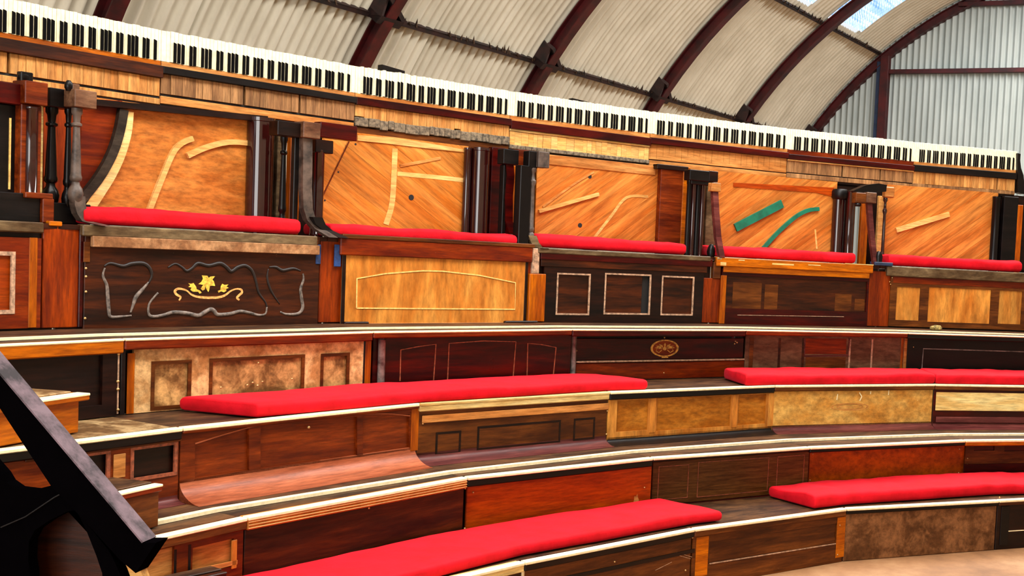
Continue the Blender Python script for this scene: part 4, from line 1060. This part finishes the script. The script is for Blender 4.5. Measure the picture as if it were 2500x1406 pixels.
p = Post('bulb_foot', 'small black bulb foot at left end of the cushion below green bars', 1736, 612, .1); p.turned('bulb', 'blackgloss', 1737, 22, 596, 640, [(0, .8), (.4, 1), (.8, .7), (1, .3)], True)

p = Post('round_post', 'dark glossy column at right end of the green-bar backrest', 2047, 550, .40); p.round('shaft', 'lacquer', 2034, 2064, 476, 640); p.turned('cap', 'black', 2052, 42, 462, 488, [(0, .8), (.2, 1), (.8, 1), (1, .8)])
p = Post('round_post', 'brown glossy column right of the dark one at fourth divider', 2078, 550, .34); p.round('shaft', 'lacquer', 2067, 2090, 466, 640)
p = Post('edge_board', 'orange-brown upright strip behind the slanted tan leg', 2107, 560, .36); p.block('board', 'orangevert', (2099, 490, 2117, 650), -.01, .03, floor=True)
p = Post('truss_leg', 'slanted pinkish-grey piano leg with tan block cap at fourth divider', 2126, 560, .04)
p.truss('shaft', 'purple', [(2121, 494), (2124, 540), (2129, 590), (2134, 648)], 13, .04, .02); p.block('cap', 'brown', (2086, 471, 2112, 496), -.03, .05); p.block('cap', 'greybrown', (2111, 470, 2135, 496), -.04, .04); p.turned('ring', 'black', 2094, 18, 495, 504, [(0, .8), (.5, 1), (1, .8)])
p = Post('edge_board', 'cream upright strip left of the slim glossy post at fourth divider', 2147, 560, .38); p.block('board', 'rib', (2141, 478, 2154, 650), -.01, .03, floor=True)
p = Post('turned_post', 'slim glossy post with round tan cap left of the cream-bar backrest', 2162, 550, .3)
p.turned('shaft', 'lacquer', 2162, 10, 483, 640, SLIM, True); p.block('cap', 'tan', (2158, 456, 2181, 483), -.03, .04, .01)
p = Post('bulb_foot', 'black bulb foot on blue-grey slab at fourth divider', 2150, 630, .02)
p.turned('bulb', 'blackgloss', 2146, 20, 613, 642, [(0, 1), (.3, .9), (.6, 1), (.85, .8), (1, .3)], True); p.block('slab', 'bluepost', (2131, 640, 2175, 652), -.04, .06)
p = Post('round_post', 'black glossy column at right end of the cream-bar backrest', 2434, 560, .40); p.round('shaft', 'blackgloss', 2424, 2444, 480, 680)
p = Post('pilaster', 'black pilaster right of the last glossy column', 2460, 560, .40); p.block('shaft', 'black', (2443, 480, 2478, 680), -.03, .03, floor=True)
p = Post('edge_board', 'orange upright strip near the right edge of the photo', 2485, 570, .38); p.block('board', 'orangevert', (2478, 500, 2492, 680), -.01, .03, floor=True)
p = Post('canopy_block', 'small black sloping lid piece above the fourth divider', 2125, 456, .1); bm = bmesh.new()
plate(bm, p.F.quad([(2078, 466), (2110, 452), (2140, 448), (2160, 452), (2158, 468), (2120, 472)]), (), -.04, .06); link('lid', bm, 'black', p.t)

# ================================================================== KEYBOARDS ALONG THE TOP
KZ0, KZ1 = 2.9818, 3.1604
KX = {0: (394, 100), 1: (868, 180), 2: (1246, 250), 3: (1588, 300), 4: (1924, 342), 5: (2232, 372), 6: (2482, 395)}
KJ = {}
for i in range(-1, 7):
    th = ang(on_r(KX[i][0], KX[i][1], KR)) if i in KX else 2.59135 + .1185
    KJ[i] = Vector((*pol(KR, th).xy, 0))
def key_mesh(w_, z0, z1, y0, y1, ebony=False):
    bm = bmesh.new()
    if ebony:
        n = [(0, z0), (0, z1 - .004), (.006, z1), (y1 - y0, z1), (y1 - y0, z0)]
        A = [bm.verts.new((-w_ / 2, y0 + a, z)) for a, z in n]; B = [bm.verts.new((w_ / 2, y0 + a, z)) for a, z in n]
        # slanted tip: the right edge sits a little lower
        B[1].co.z -= .004; B[2].co.z -= .004; B[3].co.z -= .004
        bm.faces.new(A); bm.faces.new(B[::-1])
        for i in range(5): bm.faces.new((A[i], B[i], B[(i + 1) % 5], A[(i + 1) % 5]))
    else:
        box(bm, -w_ / 2, w_ / 2, y0, y1, z0, z1, .0012)
    bmesh.ops.recalc_face_normals(bm, faces=bm.faces[:])
    me = bpy.data.meshes.new('key'); bm.to_mesh(me); bm.free(); return me
specs = [
 dict(label='keyboard cut by the left photo edge, over a broad brown rail', tan=('orangeplain', .028), rail=('darkbrown', .07), st=('stick', .105, 2), line=.014, low=('stick', .035)),
 dict(label='second keyboard from the left, over grey-brown key sticks in three blocks', tan=('tan', .028), rail=('black', .042), st=('stickdark', .115, 3), line=.014, low=('tan', .045)),
 dict(label='third keyboard from the left with uneven swaying keys over a ragged grey felt band', tan=('tan', .026), rail=('mahogdark', .05), st=('stick', .085, 1), felt=.062, line=.0, low=('brown', .06), sway=1),
 dict(label='fourth keyboard from the left over a pale cream board with thin lines', tan=('tan', .036), rail=('mahogdark', .06), st=('rib', .10, 3), line=.012, low=('rib', .03), pale=1, felt=.03),
 dict(label='fifth keyboard from the left over one long plain stick board', tan=('tan', .030), rail=('mahogdark', .05), st=('tan', .125, 1), line=.008, low=('tan', .045)),
 dict(label='sixth keyboard from the left over a red-brown rail with cream lip', tan=('redbrown', .040), rail=('mahogdark', .045), st=('stickdark', .10, 3), line=.008, low=('stickdark', .04), lip=1),
 dict(label='last keyboard at the right end of the top row beside the black cheek', tan=('tan', .028), rail=('black', .06), st=('stick', .11, 2), line=.0, low=('stickdark', .035), felt=.0),
]
random.seed(3)
for i, sp in enumerate(specs):
    P0, P1 = KJ[i - 1], KJ[i]
    F = Frame((P0.x, P0.y, KZ0), P1 - P0); L = (P1 - P0).length
    kb = thing('piano_keyboard', sp['label'], 'keyboard', F, 'piano keyboards along the top')
    H = KZ1 - KZ0; endl = .018 if i not in (1,) else .03; pitch = (L - 2 * endl) / 52
    wm = key_mesh(pitch - .0018, 0, H, 0, .022); wm.materials.append(M['ivory'])
    em = key_mesh(pitch * .56, .001, H * .66, -.013, .0, True); em.materials.append(M['ebony'])
    bm = bmesh.new(); box(bm, .001, L - .001, .0225, .05, -.02, H - .004); link('key_frame', bm, 'gap', kb)
    for q in range(52):
        o = bpy.data.objects.new('white_key', wm); COL.objects.link(o); o.parent = kb
        dz = random.uniform(-.0025, .0025); sway = 0
        if sp.get('sway') and q < 22:
            dz = random.uniform(-.007, .006); sway = random.uniform(-.012, .012)
        o.location = (endl + pitch * (q + .5), random.uniform(-.0012, .0012), dz); o.rotation_euler = (0, sway, 0)
        m = 51 - q          # keys run mirrored: treble at the left as seen
        if (m - 1) % 7 in (0, 2, 3, 5, 6) and m >= 1:
            o = bpy.data.objects.new('black_key', em); COL.objects.link(o); o.parent = kb
            o.location = (endl + pitch * (q + 1), random.uniform(-.001, .001), dz * .5); o.rotation_euler = (0, sway, 0)
    for x0, x1 in ((.001, endl - .001), (L - endl + .001, L - .001)):
        bm = bmesh.new(); box(bm, x0, x1, 0, .022, .0, H - .002, .001); link('end_block', bm, 'ivory', kb)
    z = -.002
    def strip(name, mat, h, y0, y1=.06, x0=.0015, x1=None, bev=.003):
        bm = bmesh.new(); box(bm, x0, L - .0015 if x1 is None else x1, y0, y1, z - h, z, bev); return link(name, bm, mat, kb)
    m_, h = sp['tan']; strip('key_slip', m_, h, -.004); z -= h
    m_, h = sp['rail']; strip('rail', m_, h, -.03); z -= h
    if sp.get('lip'): strip('lip', 'rib', .012, -.02); z -= .012
    m_, h, nb = sp['st']
    if sp.get('pale'):
        strip('cream_lip', 'cream', .016, -.012); z -= .018
    if nb == 1 and not sp.get('sway'):
        strip('stick_board', m_, h, -.002)
        for q in range(70):
            x = L * (q + .5) / 70
            bm = bmesh.new(); box(bm, x, x + random.uniform(.001, .0022), -.0026, 0, z - h * random.uniform(.5, 1), z - .004); 
            if q % 3 == 0: link('groove', bm, 'brown', kb)
            else: bm.free()
    else:
        n = 22 if sp.get('sway') else 16 * nb // max(nb, 1)
        n = {1: 24, 2: 24, 3: 24}[nb]; x = .003
        ws = [random.uniform(.6, 1.4) for q in range(n)]; tot = sum(ws); gaps = set()
        if nb == 3: gaps = {int(n * .38), int(n * .70)}
        if nb == 2: gaps = {int(n * .28)} if i == 0 else {int(n * .80)}
        for q in range(n):
            wd = (L - .006) * ws[q] / tot; g = .016 if q in gaps else .0015
            if sp.get('pale'): g = .0015
            bm = bmesh.new(); d = random.uniform(-.004, .003)
            box(bm, x, x + wd - g, -.004 + d, .05, z - h + (random.uniform(-.012, .012) if sp.get('sway') else 0), z - .001, .001); link('key_stick', bm, m_, kb); x += wd
    z -= h
    if sp.get('felt'):
        n = 18; x = .002
        ws = [random.uniform(.5, 1.5) for q in range(n)]; tot = sum(ws)
        for q in range(n):
            wd = (L - .004) * ws[q] / tot; dz = random.uniform(-.008, .008) if sp.get('sway') else 0
            bm = bmesh.new(); box(bm, x, x + wd - .002, -.022 + random.uniform(0, .006), .05, z - sp['felt'] + dz, z + dz * .6, .004); link('felt_pad', bm, 'felt', kb); x += wd
        z -= sp['felt']
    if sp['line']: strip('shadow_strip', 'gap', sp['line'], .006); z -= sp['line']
    m_, h = sp['low']; strip('lower_board', m_, h, -.004); z -= h
    strip('soffit_board', 'vdark', .02, .0, .10); z -= .02
    bm = bmesh.new(); box(bm, .002, L - .002, .051, .075, -.36, H - .03); link('back_plate', bm, 'vdark', kb)
    bm = bmesh.new(); box(bm, .002, L - .002, .06, .26, H - .062, H - .03); link('top_ledge', bm, 'dusty', kb)
# cheek at the right end
P = KJ[6]; F = Frame((P.x, P.y, KZ0), KJ[6] - KJ[5])
t = thing('end_cheek', 'black curved cheek board closing the right end of the keyboards', 'board', F)
pts = F.quad([(2483, 374), (2490, 376), (2489, 392), (2491, 410), (2497, 428), (2499, 448), (2500, 474), (2483, 470)], -.02)
bm = bmesh.new(); plate(bm, pts, (), -.035, .06); link('cheek', bm, 'black', t)
def slab(label, x0, y0, x1, y1, hpx):
    P = on_r((x0 + x1) / 2, (y0 + y1) / 2, KR + .16); th = ang(P); F = Frame((P.x, P.y, 0), Vector((math.sin(th), -math.cos(th), 0)))
    t = thing('dark_batten', label, 'batten', F, 'dark battens behind the keys')
    a, b = F.loc(x0, y0), F.loc(x1, y1); h = hpx * (F.O - CAM).dot(FW) / FPX
    bm = bmesh.new(); plate(bm, [(a[0], a[1] - h - .06), (b[0], b[1] - h - .03), (b[0], b[1]), (a[0], a[1])], (), -.03, .03); link('batten', bm, 'black', t)
slab('short dark batten showing above the third keyboard near the second arch rib', 928, 158, 983, 174, 8)
slab('short dark batten showing above the fourth keyboard', 1393, 240, 1452, 254, 8)

# ================================================================== AISLE STEPS AT THE LEFT
def step(label, base, top_y, zk, length, depth, body, top, over=.02, tmat='dusty', paint=True):
    (xb, yb), (xa, ya) = base
    B = on_z(xb, yb, zk); A = on_z(xa, ya, zk); u = (B - A).normalized(); O = B - u * length
    F = Frame((O.x, O.y, zk), u); zt = F.loc(xb, top_y)[1]
    t = thing('step_block', label, 'step', F)
    bm = bmesh.new(); box(bm, 0, length, .0, depth, .0015, zt - .03, .004); link('body', bm, body, t)
    bm = bmesh.new(); box(bm, -.01, length + over, -over, depth, zt - .032, zt - .002, .005); link('top_board', bm, top, t)
    bm = bmesh.new()
    if paint: box(bm, -.01, length + over, -over - .002, .035, zt - .012, zt, .003)
    else: box(bm, -.01, length + over, -over - .002, .035, zt - .012, zt, .005)
    link('painted_edge' if paint else 'rounded_edge', bm, 'paint' if paint else body, t)
    bm = bmesh.new(); box(bm, 0, length, .04, depth - .01, zt - .002, zt + .006, .003); link('tread', bm, tmat, t)
    return t
step('orange aisle step with cream front edge on the third row, behind the black rail', ((192, 1056), (10, 1090)), 960, ZT[3], 1.3, .30, 'orangeplain', 'orangeplain', .03)
step('brown aisle step with cream front edge on the second row, below the dusty third-row tread', ((387, 1286), (330, 1301)), 1182, ZT[2], 1.3, .26, 'brown', 'redbrown', .01, 'treaddark')

step('dark aisle step on the lowest row, below the pale tan panels', ((553, 1482), (480, 1500)), 1396, ZT[1], 1.2, .13, 'darkbrown', 'vdark', .0, 'treaddark', False)

# small stone left on the fourth-row ledge
P = on_r(2286, 802, RT[4] + .28)
bm = bmesh.new(); bmesh.ops.create_icosphere(bm, subdivisions=3, radius=1)
from mathutils import noise as nz
for v in bm.verts:
    n_ = 1 + .25 * nz.noise(v.co * 1.7); v.co = Vector((v.co.x * .055 * n_, v.co.y * .035 * n_, max(v.co.z, -.6) * .028 * n_))
o = link('stone', bm, 'pebble', None, smooth='all'); o.location = (P.x, P.y, ZT[4] + .012 + .0165)
o['label'] = 'small yellowish stone lying on the fourth-row ledge below the orange panels'; o['category'] = 'stone'

# ================================================================== BLACK RAIL IN FRONT, BOTTOM LEFT
YR = 3.2
RF = Frame((-2.0, YR, 0), (1, 0, 0))
rail = thing('stair_rail', 'black lacquered stair rail with lilac-grey painted sheen on top, blurred close at lower left', 'railing', RF)
q = lambda pts, d=0.: RF.quad(pts, d)
T = .062
bm = bmesh.new()
up = q([(-260, 605), (0, 911), (348, 1325)]); lo = q([(-330, 700), (0, 997), (62, 1092), (125, 1187), (205, 1270), (292, 1366)])
tip = q([(381, 1325), (331, 1399)])
plate(bm, up + [tip[0], tip[1]] + lo[::-1], (), 0, T); link('handrail', bm, 'railblack', rail)
# top face, coloured for the sky's sheen: a thin board lying along the upper edge
bm = bmesh.new()
d = Vector((up[2][0] - up[0][0], 0, up[2][1] - up[0][1])).normalized(); nrm = Vector((-d.z, 0, d.x))
if nrm.z < 0: nrm = -nrm
a, b = Vector((up[0][0], 0, up[0][1])), Vector((up[2][0], 0, up[2][1]))
vs = []
for base in (a, b):
    for y, h in ((-.004, 0), (-.003, .004), (T + .002, .004), (T + .002, 0)):
        w_ = base + nrm * h; vs.append(bm.verts.new((w_.x, y, w_.z)))
for f in ((3, 2, 1, 0), (4, 5, 6, 7), (0, 1, 5, 4), (1, 2, 6, 5), (2, 3, 7, 6), (3, 0, 4, 7)): bm.faces.new([vs[i] for i in f])
link('sheen_top', bm, 'rail_top', rail)
bm = bmesh.new()
outer = q([(-300, 1130), (-60, 1090), (0, 1158), (12, 1178), (35, 1194), (75, 1199), (125, 1186), (190, 1255), (262, 1345), (278, 1375), (296, 1420), (310, 1600), (-300, 1600)])
hole = q([(74, 1560), (70, 1400), (65, 1370), (67, 1323), (81, 1296), (116, 1272), (162, 1249), (183, 1246), (209, 1300), (232, 1358), (246, 1400), (262, 1560)])
plate(bm, outer, [hole[::-1]], .006, .045); link('fretwork_panel', bm, 'railblack', rail)
bm = bmesh.new(); plate(bm, q([(20, 1230), (200, 1225), (285, 1420), (300, 1590), (20, 1590)]), (), .10, .12); link('inner_board', bm, 'darkbrown', rail)
bm = bmesh.new(); plate(bm, q([(272, 1341), (290, 1339), (308, 1358), (325, 1392), (340, 1430), (350, 1590), (318, 1590), (312, 1440), (296, 1395)]), (), .03, .06); link('cream_edge', bm, 'rib', rail)
bm = bmesh.new(); pl = q([(0, 1288), (60, 1262), (130, 1215), (180, 1188), (205, 1170)])
tube(bm, [(x, .004, z) for x, z in pl], .0025, 6); link('edge_bead', bm, 'black', rail)
